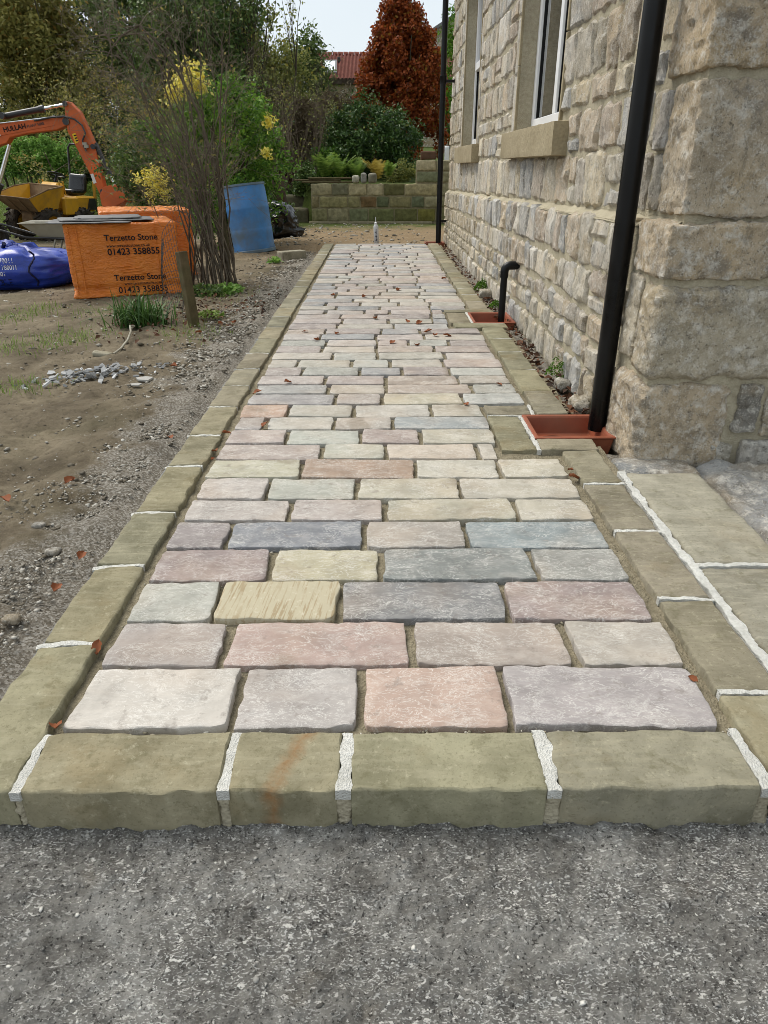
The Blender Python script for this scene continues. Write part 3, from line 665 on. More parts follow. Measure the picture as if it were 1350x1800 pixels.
def joint(pts, wd, seed, z=None, near=True, lift=.0):
    """strip of white pointing along a polyline, ragged edges"""
    z = KZ - .0005 if z is None else z; P = [Vector((*p, 0)) for p in pts]; V = []; F = []
    m = 0; L = sum((P[i + 1] - P[i]).length for i in range(len(P) - 1)); n = max(int(L / (.006 if near else .03)), 4)
    for k in range(n + 1):
        s = L * k / n
        for i in range(len(P) - 1):
            l = (P[i + 1] - P[i]).length
            if s <= l + 1e-6 or i == len(P) - 2: break
            s -= l
        d = (P[i + 1] - P[i]).normalized(); p = P[i] + d * min(s, l); nn = Vector((-d.y, d.x, 0))
        wl = wd * (.5 + .22 * float(vnoise((k * .16, seed * 3.1, 0.), seed)) + .12 * float(vnoise((k * 1.1, seed, 4.), seed)))
        wr = wd * (.5 + .22 * float(vnoise((k * .16, seed * 5.7, 9.), seed)) + .12 * float(vnoise((k * 1.1, seed, 14.), seed)))
        h = z + lift + .0016 * float(vnoise((k * .5, seed, 2.), seed))
        for t, zz in ((-1, -.014), (-1, h - .001), (0, h + .0004), (1, h - .001), (1, -.014)):
            q = p + nn * (wr if t > 0 else -wl if t < 0 else 0); V.append((q.x, q.y, zz))
        if k:
            b = (k - 1) * 5
            for c in range(4): F.append((b + c, b + c + 1, b + 5 + c + 1, b + 5 + c))
    F += [(0, 1, 2, 3, 4), tuple(range(n * 5, n * 5 + 5))[::-1]]
    return obj('mortar_joint', mesh('mortar_joint', V, F, True, 50), M['white_mortar'], kerb)
# left run
ly = [.820, 1.219, 1.540, 1.847, 2.196, 2.501, 2.847, 3.160, 3.462]
while ly[-1] < 9.5: ly.append(ly[-1] + random.uniform(.30, .36))
ly[-1] = 9.8
for i in range(len(ly) - 1):
    g = .008
    jx = random.uniform(-.004, .004)
    kerb_stone(-.708 + jx, -.588 + jx * .5, ly[i] + g, ly[i + 1] - g * .6, 1000 + i, near=ly[i] < 3, tint=None)
    if i: joint([(-.712, ly[i] - .008 + random.uniform(-.006, .006)), (-.65, ly[i] + .002), (-.590, ly[i] + random.uniform(-.008, .004))], .015 if i < 6 else .012 if random.random() < .6 else .006, 40 + i, near=ly[i] < 4)
# front run: rock-faced towards the drive
fx = [(-.578, -.260), (-.245, -.067), (-.049, .269), (.290, .612)]
for i, (a, b) in enumerate(fx):
    o = kerb_stone(a, b, .826, .957, 1100 + i, mat='rustkerb' if i == 1 else 'kerb', tint=(1.02, 1.0, 1.06, .98)[i], dep=.10)
joint([(-.252, .958), (-.254, .90), (-.253, .8255)], .021, 81); joint([(-.058, .955), (-.057, .9), (-.058, .8255)], .022, 82)
joint([(.281, .958), (.279, .9), (.278, .8255)], .024, 83); joint([(-.583, .955), (-.583, .89), (-.584, .8255)], .017, 84); joint([(.622, .962), (.622, .90), (.622, .8255)], .02, 85)
for i, (x, wz) in enumerate(((-.253, .022), (-.058, .028), (.279, .030), (-.584, .014), (.622, .030))):       # mortar slumping down the joints
    v, f = rock_box((x - wz * .5, .829, -.085), (x + wz * .5, .86, -.002), .006, 300 + i, .0045, .008, 55., 2.)
    obj('mortar_slump', mesh('mortar_slump', v, f, True), M['wall_mortar'], kerb)
# right run, broken by the two gully surrounds
ry = [.818, 1.055, 1.379, 1.718, 2.042, 2.335]
for i in range(len(ry) - 1):
    kerb_stone(.640, .762, ry[i] + .009, ry[i + 1] - .004, 1200 + i, tint=(.98, .88, .92, .86, .98)[i])
    if i: joint([(.642, ry[i] + .004), (.70, ry[i] + .006), (.768, ry[i] + random.uniform(-.004, .006))], .013, 90 + i)
ry2 = [2.742, 3.061, 3.432, 3.811, 4.13, 4.452]
for i in range(len(ry2) - 1):
    kerb_stone(.636, .764, ry2[i] + .008, ry2[i + 1] - .002, 1250 + i, near=False); 
    if i: joint([(.64, ry2[i]), (.764, ry2[i] + .004)], .009, 120 + i, near=False)
ry3 = [5.09]
while ry3[-1] < 9.5: ry3.append(ry3[-1] + random.uniform(.30, .36))
ry3[-1] = 9.8
for i in range(len(ry3) - 1):
    kerb_stone(.634, .762, ry3[i] + .006, ry3[i + 1] - .002, 1300 + i, near=False)
    if i: joint([(.64, ry3[i]), (.76, ry3[i])], .006, 140 + i, near=False)
for k, (x0, x1, y0, y1, t) in enumerate(((.432, .553, 2.342, 2.716, .84), (.432, .612, 2.738, 2.862, .86), (.571, .775, 2.345, 2.452, .98), (.455, .585, 4.600, 4.944, .95), (.47, .80, 4.458, 4.584, .92), (.452, .77, 4.962, 5.078, .9))):
    kerb_stone(x0, x1, y0, y1, 1400 + k, tint=t, near=k < 3)
joint([(.562, 2.34), (.562, 2.72)], .016, 160); joint([(.432, 2.727), (.50, 2.727), (.575, 2.724)], .010, 161); joint([(.617, 2.735), (.622, 2.87)], .013, 162)
joint([(.594, 4.59), (.592, 4.955)], .016, 164, near=False); joint([(.50, 4.592), (.79, 4.592)], .007, 165, near=False); joint([(.60, 4.952), (.77, 4.952)], .006, 166, near=False)
# flagstones by the house corner
flags = tag(thing('flagstone_strip', 'grey buff flagstones between the right kerb and the house corner', None), kind='structure')
for k, (x0, x1, y0, y1, t) in enumerate(((.796, 1.035, 1.548, 2.135, 1.0), (.796, 1.05, .98, 1.528, .84), (.796, 1.05, .42, .965, .9))):
    v, f = stone_face(x1 - x0, y1 - y0, .1, 20, 34, 1500 + k, .008, .008, .005, .0028, 0., .02, 10.)
    obj('flagstone', mesh('flagstone', v, f, True), M['flag'], flags, ((x0 + x1) / 2, (y0 + y1) / 2, .003), (t, t, t))
for p, wd, s in ((((.779, .60), (.778, 1.2), (.780, 1.6), (.781, 2.0), (.786, 2.14)), .021, 170), (((.79, 1.538), (.9, 1.54), (1.05, 1.539)), .015, 171)):
    o = joint(p, wd, s); o.parent = flags
v, f = rock_box((.80, 2.145, -.06), (1.06, 2.30, -.004), .012, 310, .005, .02, 16.)
obj('slate_slab', mesh('slate_slab', v, f, True), M['quoin'], flags, color=S(150, 152, 152))
v, f = rock_box((1.06, 1.66, -.3), (1.9, 2.25, -.004), .015, 311, .03, .03, 6.)
obj('foundation_boulder', mesh('foundation_boulder', v, f, True), M['quoin'], flags, color=S(178, 178, 176))
v, f = sheet(axis([(1.03, 3.5, .06)]), axis([(.3, 2.4, .06)]), lambda X, Y: -.07 + .012 * fbm(np.stack([X, Y, 0 * X], -1) * 9, 33, 3))
tag(obj('corner_ground', mesh('corner_ground', v, f, True), M['ground']), kind='structure')
# narrow strip of soil between kerb and house wall
v, f = sheet(axis([(.757, .93, .012)]), axis([(2.3, 10.0, .03)]), lambda X, Y: np.where(((Y > 2.42) & (Y < 2.76)) | ((Y > 4.56) & (Y < 4.99)) | (Y > 9.78), -.2, -.035) + .012 * fbm(np.stack([X, Y, 0 * X], -1) * 22, 31, 3))
tag(obj('soil_strip', mesh('soil_strip', v, f, True), M['ground']), kind='structure')

# ================================================================== HOUSE
house = thing('stone_house', 'old cream and grey rubble stone house with white windows beside the path', 'house')
WX, PXW, FY, PFY, YE = .915, .874, 2.315, 2.285, 10.35       # upper face, plinth face, front faces, far end
def ledge(yy): return .735 - .0165 * (yy - 2.6)
WIN = [(4.12, 5.42, 1.105, 2.35), (7.52, 8.82, 1.09, 2.55)]
mb = MB()       # mortar core of the walls with window openings left out
core = WX + .012
ycuts = [FY + .012, WIN[0][0], WIN[0][1], WIN[1][0], WIN[1][1], YE]
for i in range(5):
    a, b = ycuts[i], ycuts[i + 1]
    if i in (1, 3):
        wz = WIN[0 if i == 1 else 1]; mb.box((core, a, -.3), (core + .4, b, wz[2] - .004)); mb.box((core, a, wz[3]), (core + .4, b, 5.2))
    else: mb.box((core, a, -.3), (core + .4, b, 5.2))
mb.box((core + .4, FY + .012, -.3), (7, FY + .42, 5.2)); mb.box((core + .4, YE - .4, -.3), (7, YE, 5.2)); mb.box((6.6, FY + .42, -.3), (7, YE - .4, 5.2))
wall = mb.build('wall', M['wall_mortar'], house)
mb = MB(); mb.prism([(PXW + .012, PFY + .012, -.3), (PXW + .012, YE, -.3), (PXW + .012, YE, ledge(YE) - .01), (PXW + .012, PFY + .012, ledge(PFY) - .01)], (.08, 0, 0))
mb.prism([(PXW + .092, PFY + .012, -.3), (7, PFY + .012, -.3), (7, PFY + .012, ledge(PFY) - .01), (PXW + .092, PFY + .012, ledge(PFY) - .01)], (0, .06, 0))
mb.build('plinth', M['wall_mortar'], house)
mb = MB(); mb.prism([(WX - .25, FY - .2, 5.2), (WX + 3.1, FY - .2, 7.4), (WX + 6.5, FY - .2, 5.2)], (0, YE - FY + .4, 0)); mb.build('roof', M['slate'], house)
mb = MB(); mb.box((2.2, FY + .5, -.2), (2.25, YE - .5, 5)); mb.box((1.4, FY + .5, .5), (2.2, YE - .5, .55)); mb.build('room_wall', M['room'], house)
HC = [(216, 206, 184), (222, 213, 194), (200, 197, 190), (212, 211, 207), (230, 216, 186), (216, 196, 168), (198, 188, 172), (230, 224, 212), (184, 184, 182), (206, 188, 168), (224, 212, 188), (220, 210, 190), (194, 180, 162), (226, 217, 198)]
def hcol(c):
    k = random.uniform(-12, 10); g = sum(c) / 3
    return [g + (q - g) * .85 + k for q in c]
stones = []         # (size in view, verts, faces, colour)
def add_patch(y0, y1, z0, z1, xface, seed, rough=.013, col=None, mat='rubble', bul=.003):
    wd, ht = y1 - y0, z1 - z0
    if wd < .025 or ht < .025: return
    d = (y0 + y1) / 2; res = .016 if d < 3.6 else .024 if d < 5.5 else .04
    nu = int(np.clip(wd / res, 3, 24)); nv = int(np.clip(ht / res, 3, 18))
    v, f = stone_face(wd, ht, .05, nu, nv, seed, bev=min(.014, wd * .2, ht * .2), bd=.014, wob=.011, rough=rough, bulge=bul, cr=.05, nf=15., taper=.08, wf=22.)
    # local u -> -y (so that the face looks to -x), v -> z, n -> -x
    stones.append((wd * ht / d ** 3 * (1 if (z1 < 1.1 + d * .19) else .001), v, f, Vector((xface, d, (z0 + z1) / 2)), col or random.choice(HC), mat))
def course(y0, y1, z0, z1, xface, seed, lmin=.11, lmax=.30, zf=None, split=.25):
    r = random.Random(seed); yy = y0
    while yy < y1 - .03:
        l = r.uniform(lmin, lmax)
        if yy + l > y1 - lmin * .7: l = y1 - yy
        a, b = yy + .011, yy + l - .011; za, zb = z0 + .011, z1 - .011
        if zf: k = zf((a + b) / 2); za += k[0]; zb += k[1]
        za += r.uniform(-.010, .010); zb += r.uniform(-.010, .010)
        if r.random() < split and zb - za > .15:
            m = za + (zb - za) * r.uniform(.35, .65)
            add_patch(a, b, za, m - .007, xface, r.randrange(9999)); add_patch(a, b, m + .007, zb, xface, r.randrange(9999))
        else: add_patch(a, b, za, zb, xface, r.randrange(9999))
        yy += l
# plinth courses on the path side (they fall slightly with the ledge)
pl = [(-.04, .13), (.13, .25), (.25, .36), (.36, .53), (.53, .735)]
zfs = lambda yy: (-.0165 * (yy - 2.6) * .75, -.0165 * (yy - 2.6) * .85)
for k, (a, b) in enumerate(pl):
    course(2.62 if k != 3 else 2.60, YE, a, b, PXW, 500 + k, .09 if k < 3 else .11, .27 if k < 3 else .28, lambda yy, k=k: (-.0165 * (yy - 2.6) * (k / 5 + .05), -.0165 * (yy - 2.6) * ((k + 1) / 5)), split=.35 if k < 3 else .12)
# upper courses
up = [(.745, .958), (.958, 1.135), (1.135, 1.248), (1.248, 1.47), (1.47, 1.66), (1.66, 1.90), (1.90, 2.08), (2.08, 2.31), (2.31, 2.53), (2.53, 2.75), (2.75, 2.95)]
SUR = .17
for k, (a, b) in enumerate(up):
    segs = [(2.60 if k % 2 else 2.66, YE)]
    for (wa, wb, wz, wt) in WIN:
        if b > wz - .10 and a < wt + .2:
            lo, hi = (wa - .20, wb + .16) if a < wz else (wa - (.0 if wa < 5 else .10), wb + SUR)
            if a < wz - .02 and b <= wz + .06 and b > wz - .16: pass
            segs = [q for s0, s1 in segs for q in ((s0, min(s1, lo)), (max(s0, hi), s1)) if q[1] - q[0] > .04]
    for s0, s1 in segs:
        course(s0, s1, a, b, WX, 600 + k * 9 + int(s0 * 3), .13, .36, (lambda yy: (-.0165 * (yy - 2.6), 0)) if k == 0 else None, split=.15)
# packing stones under each sill and dressed surround stones up the far jambs
for wi, (wa, wb, wz, wt) in enumerate(WIN):
    z = wz
    while z < min(wt, 2.9):
        h = random.uniform(.26, .42)
        add_patch(wb + .012, wb + SUR - .01, z, z + h - .012, WX, 700 + int(z * 100) + wi, .003, (214, 207, 192), 'rubble', .003)
        if wi == 1: add_patch(wa - .095, wa - .008, z, z + h - .012, WX, 730 + int(z * 100), .003, (214, 207, 194), 'rubble', .003)
        z += h
    if True:
        for q in range(0): add_patch(wa - .19 + q * .35, wa + .15 + q * .35 if q < 4 else wb + .155, .955, wz - .165, WX, 760 + q + wi * 9)
stones.sort(key=lambda q: -q[0])
def place(v, loc):
    o = np.empty_like(v); o[:, 0] = -v[:, 2] + loc[0]; o[:, 1] = -v[:, 0] + loc[1]; o[:, 2] = v[:, 1] + loc[2]; return o
NST = 262
for s in stones[:NST]:
    me = mesh('walling_stone', place(s[1], (0, 0, 0)), s[2], True, 24)
    obj('walling_stone', me, M[s[5]], wall, s[3], S(*hcol(s[4])))
rv, rf, b0 = [], [], 0
for s in stones[NST:]:
    v = place(s[1], s[3]); rv.append(v); rf.append(s[2] + b0); b0 += len(v)
if rv: tag(obj('upper_walling', mesh('upper_walling', np.vstack(rv), np.vstack(rf), True, 24), M['rubble'], wall, color=S(188, 176, 152)), kind='stuff')
# quoins at the near corner and stones of the front face
def quoin(lo, hi, col, seed, res=.009, rough=.012, rnd=.009, name='quoin', mat='quoin', par=None):
    c = (np.array(lo) + np.array(hi)) / 2
    v, f = rock_box(np.array(lo) - c, np.array(hi) - c, res, seed, rough, rnd, 13.)
    return obj(name, mesh(name, v, f, True, 26), M[mat], par or wall, tuple(c), S(*[min(q * 1.16, 252) for q in col]))
quoin((WX - .006, FY - .006, 1.150), (WX + .46, FY + .30, 1.56), (186, 170, 146), 401)
quoin((WX - .004, FY - .004, .768), (WX + .55, FY + .215, 1.122), (184, 170, 148), 402)
quoin((WX - .004, FY + .235, .955), (WX + .2, FY + .345, 1.118), (184, 184, 184), 403, res=.012)
quoin((WX - .002, FY + .235, .765), (WX + .2, FY + .335, .940), (176, 170, 158), 404, res=.012)
quoin((PXW - .004, PFY - .004, .588), (PXW + .46, PFY + .27, .744), (184, 168, 144), 405)
quoin((PXW + .475, PFY - .002, .60), (PXW + .9, PFY + .2, .72), (150, 144, 130), 406)
quoin((PXW - .010, PFY - .012, .272), (PXW + .62, PFY + .155, .566), (178, 168, 148), 407, rnd=.035)
quoin((PXW - .002, PFY + .17, .30), (PXW + .2, PFY + .305, .575), (184, 174, 154), 408)
quoin((PXW - .014, PFY - .014, -.06), (PXW + .30, PFY + .29, .252), (180, 164, 140), 409, rnd=.035)
quoin((PXW + .325, PFY - .004, .09), (PXW + .40, PFY + .2, .25), (140, 136, 128), 410)
quoin((PXW + .42, PFY - .002, .07), (PXW + .8, PFY + .2, .255), (182, 170, 148), 411)
quoin((PXW + .25, PFY - .010, -.05), (PXW + .33, PFY + .1, .045), (170, 164, 150), 412)
quoin((PXW + .36, PFY - .012, -.05), (PXW + .50, PFY + .1, .06), (186, 180, 170), 413)
quoin((PXW + .53, PFY - .010, -.05), (PXW + .80, PFY + .1, .05), (170, 160, 144), 414)
quoin((WX + .48, FY - .004, 1.13), (WX + .95, FY + .2, 1.50), (176, 166, 150), 415)
quoin((WX + .57, FY - .003, .77), (WX + 1.0, FY + .2, 1.115), (170, 160, 144), 416)
# sloped mortar weathering on the plinth ledge
v = []; f = []
for k, yy in enumerate(np.linspace(FY + .02, YE, 120)):
    lz = ledge(yy); j = .006 * float(vnoise((yy * 9, 1., 2.), 5))
    v += [(PXW + .006 + abs(j), yy, lz - .016 + j * .5), (PXW + .03, yy, lz - .002 + j * .3), (WX + .02, yy, lz + .020 + j)]
    if k: b = (k - 1) * 3; f += [(b, b + 1, b + 4, b + 3), (b + 1, b + 2, b + 5, b + 4)]
obj('ledge_mortar', mesh('ledge_mortar', v, f, True), M['wall_mortar'], wall)
# windows
for wi, (wa, wb, wz, wt) in enumerate(WIN):
    wn_ = bpy.data.objects.new('window', None); COL.objects.link(wn_); wn_.parent = house
    fx0 = WX + .105
    mb = MB()
    for (a, b, c, d) in ((wa, wa + .06, wz, wt), (wb - .06, wb, wz, wt), (wa + .06, wb - .06, wz, wz + .075), (wa + .06, wb - .06, wt - .06, wt)): mb.box((fx0, a, c), (fx0 + .06, b, d))
    mid = (wa + wb) / 2
    if wi == 1: mb.box((fx0 - .004, wa + .06, 1.80), (fx0 + .055, wb - .06, 1.87))
    mb.box((fx0 + .003, mid - .035, wz + .075), (fx0 + .058, mid + .035, 1.80 if wi == 1 else wt - .06))
    mb.build('frame', M['white_upvc'], wn_, bevel=.004)
    mb = MB(); g = .008
    for (a, b) in ((wa + .06, mid - .035), (mid + .035, wb - .06)):
        t = wt - .06
        for (c, d) in (((wz + .075, t),) if wi == 0 else ((wz + .075, 1.80),)): 
            mb.box((fx0 + .018, a, c), (fx0 + .05, a + g, d)); mb.box((fx0 + .018, b - g, c), (fx0 + .05, b, d)); mb.box((fx0 + .018, a + g, c), (fx0 + .05, b - g, c + g))
    mb.build('gasket', M['black_pipe'], wn_)
    for (a, b) in ((wa + .068, mid - .043), (mid + .043, wb - .068)):
        mb = MB(); mb.box((fx0 + .028, a, wz + .083), (fx0 + .034, b, wt - .06)); mb.build('pane', M['glass'], wn_)
    mb = MB()
    for k in range(10):
        yy = wb - .10 - k * .028; mb.tube([(fx0 + .16 + .012 * (k % 2), yy, wz), (fx0 + .16 + .012 * (k % 2), yy, wt)], .017, 8)
    mb.build('curtain', M['curtain'], wn_, smooth=True)
    quoin((WX - .065, wa - .19, wz - .155), (WX + .12, wb + .15, wz - .002), (178, 162, 124), 420 + wi, res=.02, rough=.0035, rnd=.006, name='sill', mat='ashlar', par=wn_)
    z = wz
    while z < wt - .05:                                   # dressed jamb blocks in the far and near reveals
        h = min(random.uniform(.34, .55), wt - z)
        for (a, b) in ((wb + .002, wb + .03), (wa - .03, wa - .002)):
            mb = MB(); mb.box((WX - .004, a, z + .003), (WX + .22, b, z + h - .003)); mb.build('jamb_block', M['ashlar'], wn_, bevel=.003)
        z += h
# ---- drainage
def downpipe(name, label, x, y, z0, z1, r, collars, group=None, xw=WX, brk=()):
    o = thing(name, label, 'drainpipe', (x, y, z0), group=group)
    mb = MB(); mb.tube([(0, 0, 0), (0, 0, z1 - z0)], r, 28); mb.build('pipe', M['black_pipe'], o, smooth=True)
    for z in collars:
        mb = MB(); mb.lathe([(r, z - .05), (r + .007, z - .045), (r + .007, z + .02), (r + .010, z + .024), (r + .010, z + .042), (r, z + .046)], 28); mb.build('collar', M['black_pipe'], o, smooth=True)
    for z in list(collars) + list(brk):
        mb = MB(); mb.box((r * .6, -.012, z - .03), (xw - x + .02, .012, z + .0)); mb.box((xw - x - .012, -.05, z - .03), (xw - x + .02, .05, z)); mb.build('bracket', M['black_pipe'], o, bevel=.003)
    return o
downpipe('drainpipe', 'thick black drainpipe at the near house corner draining into a terracotta gully', .838, 2.605, -.012, 5.1, .034, (1.9, 3.6))
downpipe('drainpipe', 'black drainpipe at the far end of the house wall with a collar at mid height', .775, 9.94, -.02, 5.1, .034, (1.86,), brk=(.3, 3.4))
o = thing('waste_pipe', 'short black waste pipe bending out of the wall above the small gully', 'waste pipe', (.795, 4.72, 0))
mb = MB(); pts = [(0, 0, -.03), (0, 0, .30)] + [(.035 * (1 - math.cos(a)), 0, .30 + .035 * math.sin(a)) for a in np.linspace(.2, 1.57, 6)] + [(.12, 0, .335)]
mb.tube(pts, .0215, 18); mb.build('pipe', M['black_pipe'], o, smooth=True)
mb = MB(); mb.tube([(0, 0, .265), (0, 0, .303)] + [(.035 * (1 - math.cos(a)), 0, .303 + .035 * math.sin(a)) for a in np.linspace(.2, 1.57, 6)] + [(.065, 0, .338)], .0262, 18); mb.build('elbow', M['black_pipe'], o, smooth=True)
def gully(label, x0, x1, y0, y1, d, group):
    o = thing('drain_gully', label, 'drain gully', ((x0 + x1) / 2, (y0 + y1) / 2, 0), group=group)
    hw, hl = (x1 - x0) / 2, (y1 - y0) / 2; th = .010
    def ring(i, z): return [(-hw + i, -hl + i, z), (hw - i, -hl + i, z), (hw - i, hl - i, z), (-hw + i, hl - i, z)]
    L = [ring(.02, -.12), ring(0, .0), ring(-.006, 0.), ring(-.006, .008), ring(th, .008), ring(th + .004, 0.), ring(th + .016, -d), ring(min(hw, hl) * .6, -d - .006)]
    mb = MB(); v = [p for r_ in L for p in r_]; f = []
    for i in range(len(L) - 1):
        for k in range(4): f.append((i * 4 + k, i * 4 + (k + 1) % 4, (i + 1) * 4 + (k + 1) % 4, (i + 1) * 4 + k))
    f.append(tuple(range((len(L) - 1) * 4, len(L) * 4))); mb.add(v, f); mb.build('hopper', M['terracotta'], o, bevel=.004)
    gx, gy = -hw * .25, -hl * .12; rr = min(hw, hl) * .62
    mb = MB(); mb.lathe([(rr, -d - .004), (rr, -d + .006), (rr - .012, -d + .006), (rr - .014, -d - .003), (.001, -d - .003)], 28, Matrix.Translation((gx, gy, 0))); g = mb.build('drain_ring', M['black_pipe'], o)
    mb = MB()
    for k in range(-2, 3): 
        h = math.sqrt(max((rr - .012) ** 2 - (k * rr * .3) ** 2, 0)); mb.box((gx + k * rr * .3 - .004, gy - h, -d - .002), (gx + k * rr * .3 + .004, gy + h, -d + .005))
    mb.build('grid_bar', M['black_pipe'], g)
    return o
gully('large terracotta drain gully under the near drainpipe', .574, .862, 2.462, 2.722, .062, 'terracotta gullies')
gully('small terracotta drain gully under the bent waste pipe', .606, .864, 4.602, 4.942, .055, 'terracotta gullies')
gully('terracotta gully at the foot of the far drainpipe', .60, .85, 9.83, 10.05, .04, 'terracotta gullies')

# ================================================================== OBJECTS ON THE PATH AND BY THE HOUSE
def one_leaf(name, sz, seed, curl=.5):
    r = random.Random(seed); n = 7; V = []; F = []
    for i in range(n):
        t = i / (n - 1); wv = math.sin(math.pi * min(t * 1.02, 1)) ** .75 * .34 + .01
        for k in range(5):
            u = (k - 2) / 2
            z = curl * (abs(u) ** 1.7 * wv * 1.1 + .22 * (t - .5) ** 2) + .05 * math.sin(9 * t + 4 * u + seed)
            V.append(((t - .5) * sz, u * wv * sz * (1 + .12 * math.sin(t * 21)), z * sz))
        if i:
            b = (i - 1) * 5
            for k in range(4): F.append((b + k, b + k + 1, b + 5 + k + 1, b + 5 + k))
    b = len(V); V += [(-.5 * sz, 0, curl * .06 * sz), (-.72 * sz, .03 * sz, curl * .12 * sz), (-.5 * sz, .03 * sz, curl * .06 * sz)]; F.append((b, b + 1, b + 2))
    return mesh(name, V, F, True)
LP = [(506, 672), (716, 565), (737, 568), (752, 583), (786, 590), (820, 711), (877, 676), (466, 747), (378, 792), (374, 806), (1009, 838), (172, 1136), (97, 1276), (556, 598), (690, 602), (585, 519), (780, 490), (700, 510), (640, 522), (660, 560), (536, 583), (733, 607), (1218, 1192), (1003, 825), (765, 590), (592, 587), (452, 690), (398, 762)]
LL = {5: 'orange leaf on the path level with the first kerb stone past the large gully', 6: 'brown leaf near the right path edge just past the large gully', 0: 'orange leaf near the left path edge on pale setts', 1: 'largest upright orange leaf on the path near the small gully',
      7: 'brown leaf in the joint beside the small grey sett at the left edge', 8: 'brown leaf in the left path edge gap level with the large gully', 9: 'small brown leaf in the left edge gap, nearest of two', 10: 'orange leaf against the right kerb just before the large gully',
      11: 'orange leaf in the left edge gap at the second kerb joint', 12: 'orange leaf standing in the front left corner of the path', 22: 'small orange leaf scrap in the front right edge gap', 23: 'small leaf scrap by the right kerb below the large gully'}
LL = [LL.get(k) for k in range(40)]
for i, (a, b) in enumerate(LP):
    p = G(a, b, .006); s = .030 + .016 * random.random()
    if i in (22, 23, 9): s = .02
    if i in (11, 12): s = .032
    if p.y > 4: s *= 1.15
    o = obj('fallen_leaf', one_leaf('fallen_leaf', s, i, random.uniform(.3, .9)), M['leaf_fall'], None, (p.x, p.y, .008 if i not in (11, 12, 8, 9, 22, 23, 10) else .004))
    o.rotation_euler = (random.uniform(-.4, .4), random.uniform(-.4, .4) + (.8 if i in (11, 12) else 0), random.uniform(0, 6.28))
    tag(o, LL[i] if i < len(LL) and LL[i] else 'curled orange brown beech leaf among others on the paved path level with the waste pipe', 'leaf', 'fallen leaves on the path')
for i, (a, b) in enumerate([(300, 778), (146, 988), (102, 1046), (402, 578), (388, 574), (412, 572), (306, 650), (12, 888), (125, 855), (350, 590)]):
    p = ground(a, b); o = obj('fallen_leaf', one_leaf('fallen_leaf', .036 if i < 3 else .045, 50 + i, .8), M['leaf_fall'], None, (p.x, p.y, p.z + .02)); o.rotation_euler = (random.uniform(-.3, .3), random.uniform(-.3, .3), random.uniform(0, 6.28))
    tag(o, ('orange brown leaf on the gravel against the outer left kerb, level with the large gully', 'brown leaf at the outer kerb edge beside the fourth near kerb stone', 'small leaf on the gravel by the nearest left kerb stone', 'rightmost of the leaves on soil between post and kerb', 'leaf on soil just right of the leaning post, leftmost of three', 'middle leaf of three on soil right of the leaning post', 'leaf on bare soil between the slate heap and the kerb', 'leaf on bare soil at the left edge of the picture', 'lone leaf on the bare soil left of the gravel', 'leaf at the foot of the leaning post')[i], 'leaf', 'fallen leaves on the soil')
n = 380; py = 2.75 + 7.2 * rng.random(n) ** 1.5; px = rng.uniform(.765, .87, n); C = np.stack([px, py, -.022 + .02 * rng.random(n)], -1)
tag(obj('leaf_litter', mesh('leaf_litter', *leaf_quads(C, .036, 1.2, .6, .4, 11)), M['litter']), 'brown leaf litter packed between the right kerb and house wall', 'leaf litter', kind='stuff')
n = 300; a = rng.normal(0, .32, n); b = rng.normal(0, .3, n); C = np.stack([-1.35 + a, 5.3 + b * 1.6, T(-1.35 + a, 5.3 + b * 1.6) + .02 + .03 * rng.random(n)], -1)
tag(obj('leaf_litter', mesh('leaf_litter', *leaf_quads(C, .035, 1.2, .6, .4, 12)), M['litter']), 'dead leaves and debris under the bare shrub by the post', 'leaf litter', kind='stuff')
def cushion(name, label, x, y, r, h, n, mat, sz, cat, seed):
    q = np.random.default_rng(seed); a = q.uniform(0, 6.283, n); rr = r * np.sqrt(q.random(n)); z = h * (1 - (rr / r) ** 2) * q.uniform(.4, 1, n)
    C = np.stack([x + rr * np.cos(a), y + rr * np.sin(a), z], -1)
    return tag(obj(name, mesh(name, *leaf_quads(C, sz, .2, .6, .3, seed)), M[mat]), label, cat)
cushion('moss_clump', 'bright green moss clump at the wall foot beyond the waste pipe', .84, 6.0, .07, .09, 500, 'moss', .016, 'moss', 21)
cushion('moss_clump', 'small bright green moss clump behind the waste pipe', .83, 5.2, .05, .05, 300, 'moss', .014, 'moss', 22)
cushion('moss_clump', 'olive moss patch at the wall foot behind the large gully', .845, 3.35, .05, .10, 260, 'moss', .012, 'moss', 23)
for i, (x, y, s) in enumerate(((.85, 2.88, .042), (.85, 3.2, .035), (.84, 5.75, .055))):
    v, f = rock_box((-s, -s * 1.1, -.03), (s * .6, s * 1.2, s * .6), .009, 70 + i, .014, .012, 22.)
    tag(obj('loose_stone', mesh('loose_stone', v, f, True), M['rubble'], None, (x, y, 0), S(176, 170, 156)), ('rounded cream stone at the wall foot beside the near drainpipe', 'grey stone at the wall foot two steps beyond the near drainpipe', 'pinkish stone beside the bright moss at the wall foot', 'pale small stone at the wall foot before the waste pipe', 'stone at the wall foot well beyond the moss')[i], 'stone', 'loose stones along the wall foot')
